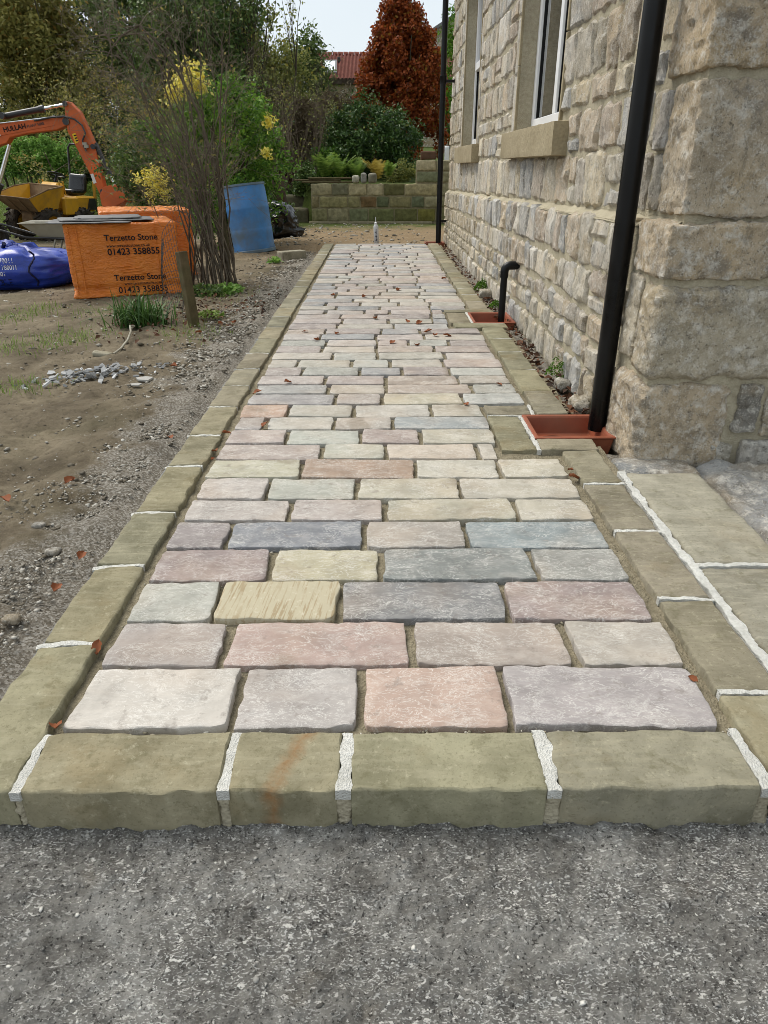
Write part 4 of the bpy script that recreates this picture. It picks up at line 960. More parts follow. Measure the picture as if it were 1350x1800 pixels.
# pointing-foam can at the far end of the path
c = thing('foam_can', 'white aerosol foam can with nozzle standing at the far end of the path', 'can', (-.034, 10.12, float(T(-.03, 10.12))), 0)
c.rotation_euler = (0, R(-2), 0)
mb = MB(); mb.lathe([(.001, 0), (.030, 0), (.033, .004), (.033, .225), (.030, .238), (.020, .25), (.018, .258)], 24); b = mb.build('body', M['can'], c, smooth=True)
mb = MB(); mb.lathe([(.019, .256), (.019, .275), (.010, .282), (.006, .285), (.0045, .345), (.001, .346)], 16); mb.build('nozzle', M['can'], c, smooth=True)
mb = MB()
for k in range(9): mb.box((-.012 + .004 * (k % 3), -.0345, .05 + k * .017), (.006 + .004 * (k % 2), -.0325, .060 + k * .017))
mb.build('print', M['navy'], c)

# ================================================================== THINGS ON THE SOIL TO THE LEFT
def text_mesh(s, size, bold=0.):
    cu = bpy.data.curves.new('text', 'FONT'); cu.body = s; cu.size = size; cu.align_x = 'LEFT'; cu.offset = bold; cu.resolution_u = 3
    ob = bpy.data.objects.new('text', cu); COL.objects.link(ob); bpy.context.view_layer.update()
    me = bpy.data.meshes.new_from_object(ob.evaluated_get(bpy.context.evaluated_depsgraph_get()))
    v = np.array([q.co[:] for q in me.vertices]); f = [tuple(p.vertices) for p in me.polygons]
    bpy.data.objects.remove(ob); bpy.data.curves.remove(cu); bpy.data.meshes.remove(me); return v, f
def wrapped_pallet(label, p0, ang, wd, dp, ht, seed, text=True):
    o = thing('pallet', label, 'pallet', p0, ang, 'orange wrapped stone pallets')
    v, f = rock_box((0, 0, 0.02), (wd, dp, ht), .016, seed, .007, .014, 9.)
    # puckered film: gathered folds along the foot, tight creases at the corners
    z = v[:, 2]; ft = np.exp(-z / .05); pk = fbm(np.stack([v[:, 0] * 14, v[:, 1] * 14, z * 30], -1), seed, 3)
    out = np.stack([np.sign(v[:, 0] - wd / 2) * (np.abs(v[:, 0] - wd / 2) > wd / 2 - .02), np.sign(v[:, 1] - dp / 2) * (np.abs(v[:, 1] - dp / 2) > dp / 2 - .02), 0 * z], -1)
    v = v + out * (ft * (.016 + .022 * pk) - .018 * np.exp(-((z - .085) / .03) ** 2))[:, None]
    cn = np.exp(-np.minimum(v[:, 0], wd - v[:, 0]).clip(0) / .05); v[:, 1] += .004 * cn * np.sin(z * 130 + v[:, 0] * 60)
    w_ = obj('wrapping', mesh('wrapping', v, f, True), M['orange_wrap'], o)
    for x in (.03, .09, wd * .79):
        mb = MB(); mb.tube([(x, -.004, .06), (x + .006, -.004, ht * .5), (x, -.004, ht - .02)], .0055, 6); mb.build('film_seam', M['orange_wrap'], w_, smooth=True)
    for k in range(5):
        a_ = .40 - .012 * k + .02 * (k % 2); mb = MB(); mb.tube([(a_ + t * (.26 - .03 * k), -.001, .17 + k * .021 + .012 * t) for t in np.linspace(0, 1, 5)], [.001, .005, .006, .005, .001], 6); mb.build('crease', M['orange_wrap'], w_, smooth=True)
    if text:
        for s, sz, x, z, bo in (('Terzetto Stone', .068, .295, ht - .135, .0009), ('www.terzettostone.co.uk', .033, .305, ht - .185, .0004), ('01423 358855', .072, .305, ht - .245, .0012), ('Terzetto Stone', .068, .325, .150, .0009), ('www.terzettostone.co.uk', .030, .40, .112, .0003), ('01423 358855', .07, .345, .050, .0009)):
            tv, tf = text_mesh(s, sz, bo)
            q = np.stack([tv[:, 0] + x, -.010 - .022 * np.exp(-((tv[:, 1] + z) / .05)), tv[:, 1] + z], -1); obj('lettering', mesh('lettering', q, tf), M['black_ink'], w_)
    mb = MB(); 
    for y in (.02, dp / 2 - .04, dp - .12): mb.box((.02, y, 0.), (wd - .02, y + .08, .02))
    mb.build('pallet_board', M['old_wood'], o)
    return o
p0 = ground(134, 530); an = R(21); wd = .5
while True:                                      # width until the right edge meets its bearing
    q_ = p0 + Vector((math.cos(an), math.sin(an), 0)) * wd; e_ = at(322, 505, q_.y)
    if q_.x > e_.x: break
    wd += .005
PH = at(101, 394, p0.y).z - p0.z
pal1 = wrapped_pallet('front orange polythene wrapped pallet printed with black lettering', (p0.x, p0.y, p0.z), an, wd, .85, PH, 601)
ux, uy = math.cos(an), math.sin(an); nx, ny = -uy, ux
q0 = G(172, 371, p0.z + PH + .03); q0.z = float(T(q0.x, q0.y))
wrapped_pallet('rear orange wrapped pallet behind the printed one', tuple(q0), an - .02, wd * .98, .85, p0.z + PH + .03 - q0.z, 602, False)
# grey sheets lying across the front pallet
st = thing('sheet_stack', 'thin grey sheets lying across the front orange pallet', 'sheets', (p0.x, p0.y, p0.z + PH), an)
for k, (x0, y0, x1, y1, rz, z) in enumerate(((-.10, -.04, wd * .62, .42, -.10, .004), (-.02, .02, wd * .80, .44, .03, .017), (.10, .06, wd * .70, .48, -.03, .030))):
    v, f = stone_face(x1 - x0, y1 - y0, .009, 16, 10, 620 + k, .006, .004, .02, .002, 0, .03, 8.)
    s_ = obj('sheet', mesh('sheet', v, f, True, 40), M['slate'], st, ((x0 + x1) / 2, (y0 + y1) / 2, z + .008)); s_.rotation_euler = (0, random.uniform(-.008, .008), rz)
# ---- blue builder's bag
bp = ground(20, 512); BG = thing('bulk_bag', 'slumped blue builder bag with white lettering and knotted top', 'bulk bag', (bp.x - .02, bp.y + .36, float(T(bp.x, bp.y + .3))), R(14))
nu, nv = 96, 44; th = np.linspace(0, 2 * math.pi, nu, endpoint=False); ph = np.linspace(-.5 * math.pi, .5 * math.pi, nv); TH, PHh = np.meshgrid(th, ph)
se = lambda a, e: np.sign(a) * np.abs(a) ** e
X = se(np.cos(PHh), .55) * se(np.cos(TH), .8); Y = se(np.cos(PHh), .55) * se(np.sin(TH), .8); Z = se(np.sin(PHh), .8)
P = np.stack([X, Y, Z], -1); top = np.clip(Z, 0, 1)
rr = 1 + .05 * fbm(P * 2.4, 31, 3) + .022 * np.sin(Z * 42 + 5 * fbm(P * 2., 33, 2) + 3 * X) * np.clip(1 - np.abs(Z), 0, 1) + .05 * top ** 2 * np.sin(TH * 11 + 2 * fbm(P * 3, 34))
V = np.stack([X * rr * .56, Y * rr * .40, np.maximum(Z * rr * .185 + .165 + .04 * top ** 2 * (X < .2), 0.)], -1).reshape(-1, 3)
F = [(j * nu + i, j * nu + (i + 1) % nu, (j + 1) * nu + (i + 1) % nu, (j + 1) * nu + i) for j in range(nv - 1) for i in range(nu)]
bag = obj('sack', mesh('sack', V, F, True), M['blue_bag'], BG)
bvh = BVHTree.FromPolygons([Vector(q) for q in V], F)
def on_bag(x, z, lift=.004):
    h = bvh.ray_cast(Vector((x, -2, z)), Vector((0, 1, 0)))
    return (h[0] + Vector((0, -lift, 0))) if h[0] else None
for s, sz, x, z, m_ in (('Main Depot 01423 770011', .062, -.40, .262, 'white_ink'), ('Knaresborough Depot 01423 780011', .056, -.52, .205, 'white_ink'), ('Thirsk Depot 01347 400001', .056, -.46, .15, 'white_ink'), ('NON-RETURNABLE', .085, -.50, .062, 'navy')):
    tv, tf = text_mesh(s, sz, .0008); ok = []; q = []
    tv[:, 0] = tv[:, 0] * .82 - .14
    for a, b, _ in tv:
        h = on_bag(a + x, b + z); q.append(h if h else Vector((a + x, 0, b + z)))
    obj('lettering', mesh('lettering', np.array(q), tf), M[m_], bag)
for pts in ([on_bag(.16 + .03 * math.sin(k), .36 - .035 * k, .006) or Vector((.16, -.36, .36 - .035 * k)) for k in range(10)],):
    mb = MB(); mb.tube(pts, .009, 6); mb.build('strap', M['navy'], bag, smooth=True)
mb = MB()
for k in range(7):
    a = random.uniform(0, 6.28); mb.tube([(-.22 + .2 * math.cos(a) * t * 1.2, .02 - .12 * t + .10 * math.sin(a) * t, .345 + .05 * math.sin(3 * t + k) + .02 * k * (t - .5)) for t in np.linspace(-1, 1, 8)], [.012 + .012 * abs(math.sin(2 * q + k)) for q in range(8)], 6)
mb.build('knotted_handles', M['navy'], BG, smooth=True)
v, f = rock_box((-.16, -.1, -.03), (.16, .12, .07), .02, 81, .035, .05, 12., 2.); obj('bunched_neck', mesh('bunched_neck', v, f, True), M['blue_bag'], BG, (-.20, 0, .345))
# ---- wheelbarrow
wp = ground(92, 441)
WB = thing('wheelbarrow', 'grey galvanised wheelbarrow half hidden behind the front orange pallet', 'wheelbarrow', (wp.x + .25, wp.y, wp.z), R(8))
def tray(L, z): (x0, x1, y0, y1) = L; return [(x0, y0, z), (x1, y0, z), (x1, y1, z), (x0, y1, z)]
Ls = [tray((-.30, .34, -.20, .20), .20), tray((-.52, .62, -.30, .32), .40), tray((-.56, .66, -.33, .35), .415), tray((-.56, .66, -.33, .35), .405), tray((-.51, .61, -.295, .315), .395), tray((-.29, .33, -.19, .19), .21)]
mb = MB(); v = [p for r_ in Ls for p in r_]; f = [(0, 3, 2, 1)]
for i in range(5):
    for k in range(4): f.append((i * 4 + k, i * 4 + (k + 1) % 4, i * 4 + 4 + (k + 1) % 4, i * 4 + 4 + k))
f.append((20, 21, 22, 23)); mb.add(v, f); mb.build('tray', M['galv'], WB, bevel=.02, seg=3, smooth=True)
for sy in (-1, 1):
    mb = MB(); mb.tube([(.72, sy * .08, .16), (.2, sy * .20, .18), (-.5, sy * .26, .22), (-.95, sy * .29, .36), (-1.15, sy * .29, .38)], .016, 8); mb.build('handle', M['dark_steel'], WB, smooth=True)
    mb = MB(); mb.tube([(-.10, sy * .22, .19), (-.16, sy * .22, .03), (-.20, sy * .22, .0), (-.26, sy * .22, .012)], .013, 8); mb.build('leg', M['galv'], WB, smooth=True)
def wheel(par, c, r, wd, lugs, axis='Y', rim='dark_steel', hub=.5):
    Mx = Matrix.Translation(c) @ (Matrix.Rotation(R(90), 4, 'X') if axis == 'Y' else Matrix.Rotation(R(90), 4, 'Y'))
    W = bpy.data.objects.new('wheel', None); COL.objects.link(W); W.parent = par
    h = wd / 2
    mb = MB(); mb.lathe([(r * .58, -h * .8), (r * .72, -h), (r * .9, -h * .95), (r * .97, -h * .6), (r, 0), (r * .97, h * .6), (r * .9, h * .95), (r * .72, h), (r * .58, h * .8)], 32, Mx)
    if lugs:
        for k in range(lugs):
            for sg in (-1, 1):
                a = 2 * math.pi * (k + (.5 if sg > 0 else 0)) / lugs; q = []
                for rr_, da in ((r * .95, 0), (r * 1.07, 0)):
                    for zz, d2 in ((sg * h * 1.02, -.26), (sg * h * .0, .0)):
                        for dd in (-.055, .055): q.append(Mx @ Vector((rr_ * math.cos(a + d2 * .8 + dd), rr_ * math.sin(a + d2 * .8 + dd), zz)))
                mb.add(q, [(0, 1, 3, 2), (4, 6, 7, 5), (0, 2, 6, 4), (1, 5, 7, 3), (0, 4, 5, 1), (2, 3, 7, 6)])
    mb.build('tyre', M['rubber'], W)
    mb = MB(); mb.lathe([(.001, -h * .35), (r * .3, -h * .35), (r * .34, -h * .1), (r * .52, -h * .2), (r * .58, -h * .8), (r * .61, -h * .82), (r * .61, h * .82), (r * .58, h * .8), (r * .52, h * .2), (r * .34, h * .1), (r * .3, h * .35), (.001, h * .35)], 28, Mx); mb.build('rim', M[rim], W, smooth=True)
    return W
wheel(WB, (.74, .01, .19), .18, .08, 0)
tp = ground(2, 440); LW = thing('spare_tyre', 'upright black rubber tyre at the left edge beside the blue bag', 'tyre', (tp.x - .02, tp.y, tp.z), R(62)); wheel(LW, (0, 0, .19), .18, .13, 16, rim='rubber')
# ---- rusty drum: leaning blue barrel
b0 = ground(413, 446)
DR = thing('barrel', 'leaning faded blue plastic barrel on the soil left of the path', 'barrel', (b0.x + .23, b0.y + .16, b0.z)); DR.rotation_euler = (R(-2), R(-6.5), 0)
hh, rr0 = .80, .262
mb = MB(); mb.lathe([(.001, .02), (rr0 * .86, .02), (rr0 * .93, 0.), (rr0 * .99, .02), (rr0 * 1.0, .06), (rr0 * .985, .08), (rr0, .22), (rr0 * 1.012, .27), (rr0 * 1.0, .28), (rr0, .29), (rr0 * 1.01, .51), (rr0 * 1.02, .52), (rr0 * 1.005, .535), (rr0 * .985, .72), (rr0 * .96, hh - .03), (rr0 * .97, hh - .015)], 48)
mb.build('body', M['blue_drum'], DR, smooth=True)
mb = MB(); mb.lathe([(rr0 * .955, hh - .03), (rr0 * 1.0, hh - .022), (rr0 * 1.0, hh), (rr0 * .93, hh), (rr0 * .91, hh - .2), (.001, hh - .21)], 48); mb.build('rim', M['drum_rim'], DR, smooth=True)
mb = MB(); mb.lathe([(rr0 * .99, -.002), (rr0 * 1.025, .005), (rr0 * 1.025, .035), (rr0 * .99, .042)], 48); mb.build('foot_ring', M['drum_rim'], DR, smooth=True)
# ---- black bin bag
g0 = ground(490, 418); v, f = rock_box((-.26, -.22, 0), (.24, .24, .46), .022, 641, .0, .16, 5., 2.)
P = v * 1.; nn = v - np.array([0, 0, .2]); nn /= np.linalg.norm(nn, axis=1, keepdims=True)
rid = np.abs(fbm(np.stack([P[:, 0] * 5 + P[:, 2] * 3, P[:, 1] * 5, P[:, 2] * 5 - P[:, 0] * 2], -1), 642, 4)); v = v + nn * (.06 - .11 * rid)[:, None]; v[:, 2] = np.maximum(v[:, 2], 0)
v[:, 0] += .10 * (v[:, 2] < .12) * (v[:, 0] > .1); v[:, 0] -= .12 * np.clip(v[:, 2] - .1, 0, 1)
tag(obj('refuse_sack', mesh('refuse_sack', v, f, True), M['bin_bag'], None, (g0.x + .02, g0.y + .05, g0.z)), 'creased shiny black plastic sack behind the blue barrel', 'sack')
# ---- fence post with netting
fp = ground(342, 573); tpx = at(318, 442, fp.y + .05)
PO = thing('fence_post', 'leaning mossy wooden post with wire netting beside the bare shrub', 'fence post', (fp.x, fp.y, fp.z - .05))
d = tpx - Vector((fp.x, fp.y, fp.z - .05)); q = d.to_track_quat('Z', 'X').to_matrix().to_4x4()
mb = MB(); mb.box((-.031, -.031, 0), (.031, .031, d.length), q); mb.build('post', M['old_wood'], PO, bevel=.006)
mb = MB(); A = Vector((tpx.x - fp.x - .04, .05, .1)); B = Vector((-.36, .62, .07)); nyy = 12; nxx = 15
def net(s, t): p = A.lerp(B, s); sag = .07 * math.sin(math.pi * s); return Vector((p.x + .03 * math.sin(5 * s + 3 * t), p.y + .02 * math.sin(7 * t), p.z + t * .62 * (1 - .25 * s) + .03 * math.sin(4 * s) - sag * t))
for i in range(nxx + 1): mb.tube([net(i / nxx, t) for t in np.linspace(0, 1, 8)], .0015, 3, False)
for j in range(nyy + 1): mb.tube([net(s, j / nyy) for s in np.linspace(0, 1, 12)], .0015, 3, False)
mb.build('netting', M['wire'], PO)
# ---- pile of slate chips with a broken pipe
sp = ground(165, 662); SPL = thing('slate_pile', 'low heap of broken grey slate chips on the soil', 'slate pile', (sp.x, sp.y, sp.z))
chips = []
for k in range(7):
    rr_ = random.Random(k); n_ = rr_.choice((5, 6, 7)); pl_ = [(math.cos(6.283 * i / n_) * rr_.uniform(.6, 1.1), math.sin(6.283 * i / n_) * rr_.uniform(.4, .8)) for i in range(n_)]
    mb = MB(); mb.prism([(x, y, -.16) for x, y in pl_], (rr_.uniform(-.1, .1), .05, .34)); chips.append((mb.v, mb.f))
cms = [mesh('slate_chip', v, f) for v, f in chips]
for m_ in cms: m_.materials.append(M['slate_chip'])
for k in range(150):
    a = random.gauss(0, .13) + random.gauss(0, .05); b = random.gauss(0, .085); h = max(0, .035 * (1 - (a / .28) ** 2 - (b / .17) ** 2))
    if abs(a) > .33 or abs(b) > .24: continue
    o = obj('slate_chip', cms[k % 7], None, SPL, (a * 1.0 + b * .25, b + a * .45, random.uniform(0, h) + .008)); g = random.uniform(125, 222)
    o.color = (*S(g, g + 1, g + 1), 1); s = random.uniform(.010, .026) * (1.3 if random.random() < .15 else 1); o.scale = (s, s, s * random.uniform(.6, 1.1)); o.rotation_euler = (random.gauss(0, .4), random.gauss(0, .4), random.uniform(0, 6.28))
for a, b, s_, lab in ((255, 670, .05, 'large pale slate piece lying right of the slate heap'), (240, 680, .032, 'small grey stone just below the pale slate piece')):
    p = ground(a, b); o = obj('slate_piece', cms[1].copy(), None, None, (p.x, p.y, p.z + .012)); o.data.name = 'slate_piece'; o.color = (*S(186, 184, 178), 1); o.scale = (s_, s_, s_ * .5); o.rotation_euler = (.1, 0, .4); tag(o, lab, 'stone')
hp = [ground(a, b) for a, b in ((200, 627), (214, 620), (226, 608), (232, 596), (231, 588))]
mb = MB(); mb.tube([p + Vector((0, 0, .015 + .01 * i)) for i, p in enumerate(hp)] + [hp[-1] + Vector((.02, .02, .05)), hp[-1] + Vector((-.01, .06, .03))], .0065, 8)
tag(mb.build('bent_tube', M['galv'], None, smooth=True), 'bent pale tube sticking out of the soil behind the slate heap', 'tube')
p = ground(181, 628); v, f = rock_box((-.055, -.02, 0), (.055, .02, .03), .012, 655, .003, .005, 20.); o = obj('brick_fragment', mesh('brick_fragment', v, f, True), M['flag'], None, (p.x, p.y, p.z), (1, .98, .95)); o.rotation_euler = (.15, .1, -.1); tag(o, 'pale broken block behind the slate heap', 'brick')
for i, (a, b, s_) in enumerate(((92, 972, .02), (98, 968, .016), (68, 925, .018), (25, 955, .014), (20, 1090, .02))):
    p = ground(a, b); v, f = rock_box((-s_, -s_ * .7, -s_ * .3), (s_, s_ * .7, s_ * .6), s_ * .35, 660 + i, s_ * .2, s_ * .4, .6 / s_); o = obj('pebble', mesh('pebble', v, f, True), M['rubble'], None, (p.x, p.y, p.z), S(176, 172, 164))
    tag(o, ('larger pale pebble left of the nearest kerb gravel, right one of a pair', 'larger pale pebble left of the nearest kerb gravel, left one of a pair', 'single pale pebble on soil above the pebble pair', 'pale pebble near the left edge of the picture', 'dark edged pebble nearest the bottom left soil edge')[i], 'pebble', 'larger pebbles by the kerb')
# concrete block and weed by the kerb
p = ground(512, 455); v, f = rock_box((-.16, -.07, -.03), (.16, .07, .085), .02, 670, .003, .008, 16.); o = obj('stone_block', mesh('stone_block', v, f, True), M['flag'], None, (p.x, p.y + .05, p.z), (1.05, 1.03, 1.0)); o.rotation_euler = (0, 0, R(38)); tag(o, 'pale sandstone offcut block on the soil below the blue barrel', 'stone block')
p = ground(484, 463)
def weed(label, p, r, h, n, sz, mat, seed, cat='weed', name='weed'):
    q = np.random.default_rng(seed); a = q.uniform(0, 6.283, n); rr_ = r * np.sqrt(q.random(n)); C = np.stack([p.x + rr_ * np.cos(a), p.y + rr_ * np.sin(a), p.z + .01 + h * q.random(n) * (1 - .5 * rr_ / r)], -1)
    d_ = np.stack([np.cos(a), np.sin(a), .6 + 0 * a], -1)
    return tag(obj(name, mesh(name, *leaf_quads(C, sz, .5, .6, .2, seed, d_)), M[mat]), label, cat)
weed('small bright leafy weed beside the sandstone offcut block', p, .085, .07, 60, .05, 'laurel_leaf', 71)
weed('green weed patch at the foot of the leaning post', ground(372, 560), .10, .06, 160, .03, 'grass', 72)
weed('low green weeds at the shrub base near the kerb gravel', ground(400, 515), .14, .08, 240, .04, 'laurel_leaf', 73)
weed('leafy green weeds under the bare shrub behind the post', ground(360, 520), .16, .10, 260, .045, 'ivy_leaf', 74)
def blades(P, L, W, lean, seed, nseg=4, droop=.5):
    q = np.random.default_rng(seed); n = len(P); a = q.uniform(0, 6.283, n); d = np.stack([np.cos(a), np.sin(a), 0 * a], -1); s = np.stack([-np.sin(a), np.cos(a), 0 * a], -1)
    L = L * q.uniform(.55, 1.1, n); ln = lean * q.uniform(.15, 1.2, n); V = []
    for i in range(nseg + 1):
        t = i / nseg; out = ln * (t ** 1.5); up = t - droop * ln * t ** 2.4
        c = P + d * (L * out)[:, None]; c[:, 2] += L * up * .95; w_ = W * (1 - t ** 2 * .97)
        V += [c - s * w_ * .5, c + s * w_ * .5]
    V = np.stack(V, 1); k = 2 * (nseg + 1); b = np.arange(n)[:, None] * k
    F = np.concatenate([b + np.array([[2 * i, 2 * i + 1, 2 * i + 3, 2 * i + 2]]) for i in range(nseg)], 0); return V.reshape(-1, 3), F
gp = ground(240, 578); n = 260; r_ = np.random.default_rng(5); C = np.stack([gp.x + r_.normal(0, .085, n), gp.y + .1 + r_.normal(0, .07, n), np.full(n, gp.z)], -1)
CL = thing('strap_leaf_plant', 'clump of arching dark green strap leaves before the orange pallet', 'plant', (0, 0, 0)); obj('foliage', mesh('foliage', *blades(C, .30, .010, 1.0, 6, 6, .62)), M['blade'], CL)
gpts = []
for a, b, s_, k in ((22, 562, .13, 260), (45, 610, .12, 160), (138, 602, .10, 120), (20, 690, .08, 80), (70, 545, .10, 100), (120, 590, .12, 90), (50, 680, .06, 50), (330, 590, .12, 160), (380, 520, .16, 240), (160, 552, .10, 80)):
    p = ground(a, b); q = np.random.default_rng(k); x = p.x + q.normal(0, s_, k); yv = p.y + q.normal(0, s_ * 1.3, k); gpts.append(np.stack([x, yv, T(x, yv)], -1))
tag(obj('grass_tufts', mesh('grass_tufts', *blades(np.vstack(gpts), .075, .0035, .9, 9, 3)), M['grass']), 'thin grass tufts growing in the bare soil', 'grass', kind='stuff')
n = 46000; x = rng.uniform(-16, -2.2, n); yv = 12.6 + 15 * rng.random(n) ** 1.3; k_ = (yv > 13.9 + .55 * fbm(np.stack([x, yv, 0 * x], -1) * .9, 3, 3) - .35 * np.clip(-x - 5, 0, 3)) ; x, yv = x[k_], yv[k_]
tag(obj('lawn_grass', mesh('lawn_grass', *blades(np.stack([x, yv, T(x, yv) - .01], -1), .17, .012, .9, 10, 2)), M['grass']), 'rough green grass rising behind the dumper', 'grass', kind='stuff')

# ================================================================== MACHINES
EY = 12.0
E_ = lambda a, b, dy=0.: at(a, b, EY + dy)
EX = thing('excavator', 'orange mini excavator with its arm lowered behind the orange pallets', 'excavator')
def plate(name, px, dy0, dy1, mat, par, bevel=.012):
    pts = [E_(a, b) for a, b in px]; mb = MB(); mb.prism([(p.x, EY + dy0, p.z) for p in pts], (0, dy1 - dy0, 0)); return mb.build(name, M[mat], par, bevel=bevel)
boom = plate('boom', [(-150, 330), (-128, 300), (-60, 236), (-20, 219), (75, 210), (112, 206), (124, 210), (126, 219), (104, 229), (53, 235), (22, 242), (16, 252), (0, 257), (-45, 285), (-110, 350)], -.085, .085, 'digger', EX)
plate('boom_panel', [(-20, 232), (60, 224), (96, 217), (100, 221), (53, 230), (-15, 243)], -.091, -.085, 'digger', boom, .003)
stick = plate('dipper_arm', [(117, 179), (124, 179), (142, 197), (153, 219), (167, 252), (187, 334), (178, 341), (160, 303), (136, 257), (122, 232), (118, 206)], -.075, .075, 'digger', EX)
for (a, b, r, par) in ((120, 214, 5.5, boom), (118, 183, 4, stick), (167, 258, 4, stick), (184, 336, 4, stick), (8, 204, 5, boom)):
    c_ = E_(a, b); mb = MB(); mb.tube([(c_.x, EY - .10, c_.z), (c_.x, EY + .10, c_.z)], r * .0088, 14); mb.build('pivot_pin', M['dark_steel'], par, smooth=True)
def ram(a, b, m_, rb, rr_, dy, name='hydraulic_ram'):
    A_, B_ = E_(*a, dy), E_(*b, dy); C_ = A_.lerp(B_, m_); h = bpy.data.objects.new(name, None); COL.objects.link(h); h.parent = EX
    mb = MB(); mb.tube([A_, C_], rb, 14); mb.tube([C_ - (C_ - A_).normalized() * .05, C_ + (C_ - A_).normalized() * .012], rb * 1.18, 14); mb.build('barrel', M['dark_steel'], h, smooth=True)
    mb = MB(); mb.tube([C_, B_], rr_, 12); mb.build('rod', M['chrome'], h, smooth=True)
ram((4, 205), (117, 183), .64, .042, .022, 0.); ram((-22, 395), (17, 254), .52, .060, .03, -.12); ram((166, 252), (206, 336), .66, .040, .02, .02)
mb = MB(); mb.tube([E_(a, b, -.11) for a, b in ((60, 212), (92, 206), (112, 205), (130, 209), (144, 220), (150, 234), (145, 247), (148, 258), (152, 266))], .013, 8); mb.build('hose', M['dark_steel'], EX, smooth=True)
mb = MB(); mb.tube([E_(a, b, -.10) for a, b in ((-20, 219), (40, 212), (88, 206), (96, 204))], .008, 6); mb.build('hose', M['chrome'], EX, smooth=True)
mb = MB()
for a, b in ((149, 253), (152, 258)): c_ = E_(a, b, -.11); mb.box((c_.x - .03, EY - .13, c_.z - .015), (c_.x + .03, EY - .085, c_.z + .02))
mb.build('hose_clamp', M['galv'], EX)
def sticker(name, px, mat, dy): 
    pts = [E_(a, b) for a, b in px]; mb = MB(); mb.prism([(p.x, EY + dy - .002, p.z) for p in pts], (0, .002, 0)); return mb.build(name, M[mat], EX)
M['label_yellow'] = simple('yellow_label', S(240, 196, 40), .5, .3, .1); M['label_white'] = simple('white_label', S(225, 225, 220), .5, .3, .05)
sticker('warning_label', [(130, 236), (136, 234), (142, 250), (136, 253)], 'label_yellow', -.078); sticker('name_label', [(162, 306), (167, 305), (173, 321), (168, 323)], 'label_white', -.078); sticker('side_label', [(-30, 250), (-2, 230), (7, 238), (-18, 262)], 'label_white', -.093)
for k in range(3): sticker('label_print', [(133 + k * 1.8, 238 + k * 4.5), (137 + k * 1.6, 237 + k * 4.5), (138 + k * 1.6, 239 + k * 4.5), (134 + k * 1.8, 240 + k * 4.5)], 'black_ink', -.081)
tv, tf = text_mesh('HULLAH', .098, .0022); q0_ = E_(12, 233); q1_ = E_(51, 226); a_ = math.atan2(q1_.z - q0_.z, q1_.x - q0_.x); tv *= (q1_ - q0_).length / tv[:, 0].max()
obj('lettering', mesh('lettering', np.stack([q0_.x + tv[:, 0] * math.cos(a_) - tv[:, 1] * math.sin(a_), np.full(len(tv), EY - .094), q0_.z + tv[:, 0] * math.sin(a_) + tv[:, 1] * math.cos(a_)], -1), tf), M['black_ink'], boom)
tv, tf = text_mesh('PLANT HIRE', .03, .0006); q0_ = E_(53, 225); tv *= .26 / tv[:, 0].max()
obj('lettering', mesh('lettering', np.stack([q0_.x + tv[:, 0] * math.cos(a_) - tv[:, 1] * math.sin(a_), np.full(len(tv), EY - .094), q0_.z + tv[:, 0] * math.sin(a_) + tv[:, 1] * math.cos(a_)], -1), tf), M['dark_steel'], boom)
# bucket and linkage
bk = bpy.data.objects.new('bucket', None); COL.objects.link(bk); bk.parent = EX
prof = [(186, 342), (192, 328), (206, 324), (238, 322), (240, 330), (228, 352), (205, 366), (190, 360)]
pts = [E_(a, b) for a, b in prof]
for dy in (-.26, .24): mb = MB(); mb.prism([(p.x, EY + dy, p.z) for p in pts], (0, .02, 0)); mb.build('side_plate', M['digger'], bk, bevel=.004)
mb = MB()
for i in range(1, 6):
    a, b = pts[(i + 2) % 8], pts[(i + 3) % 8]; nn_ = Vector((-(b - a).z, 0, (b - a).x)).normalized() * .012
    mb.prism([(a.x, EY - .24, a.z), (b.x, EY - .24, b.z), (b.x + nn_.x, EY - .24, b.z + nn_.z), (a.x + nn_.x, EY - .24, a.z + nn_.z)], (0, .48, 0))
mb.build('shell', M['digger'], bk)
for k in range(4):
    c_ = E_(240, 323); mb = MB(); mb.box((c_.x - .02, EY - .22 + k * .13, c_.z - .02), (c_.x + .09, EY - .16 + k * .13, c_.z + .01)); mb.build('tooth', M['dark_steel'], bk)
plate('lip_plate', [(235, 330), (252, 334), (256, 344), (236, 348)], -.22, .22, 'digger', EX, .004)
for dy in (-.06, .05):
    mb = MB(); mb.tube([E_(184, 336, dy), E_(206, 336, dy), E_(212, 348, dy)], .016, 8); mb.build('link', M['dark_steel'], EX, smooth=True)
# undercarriage, house and canopy standing beyond the left edge of the view
gx = E_(-190, 300).x; gz = float(T(gx, EY))
for dy in (-.62, .32):
    mb = MB(); mb.tube([(gx - .9 + .0, EY + dy, gz + .2), (gx + .2, EY + dy, gz + .2)], .2, 20); mb.box((gx - .9, EY + dy, gz), (gx + .2, EY + dy + .3, gz + .4), bev=.1); mb.build('track', M['rubber'], EX)
mb = MB(); mb.box((gx - 1.2, EY - .6, gz + .5), (gx + .25, EY + .6, gz + 1.1), bev=.06); mb.build('house_body', M['digger'], EX)
mb = MB(); mb.box((gx - .5, EY - .3, gz + .3), (gx - .2, EY + .3, gz + .5)); mb.build('turntable', M['dark_steel'], EX)
for a, b in ((-1.1, -.55), (-1.1, .5), (.1, .5), (.1, -.55)): mb = MB(); mb.tube([(gx + a, EY + b, gz + 1.1), (gx + a, EY + b, gz + 2.3)], .03, 8); mb.build('canopy_post', M['dark_steel'], EX)
mb = MB(); mb.box((gx - 1.25, EY - .62, gz + 2.3), (gx + .2, EY + .62, gz + 2.36), bev=.02); mb.build('canopy', M['dark_steel'], EX)
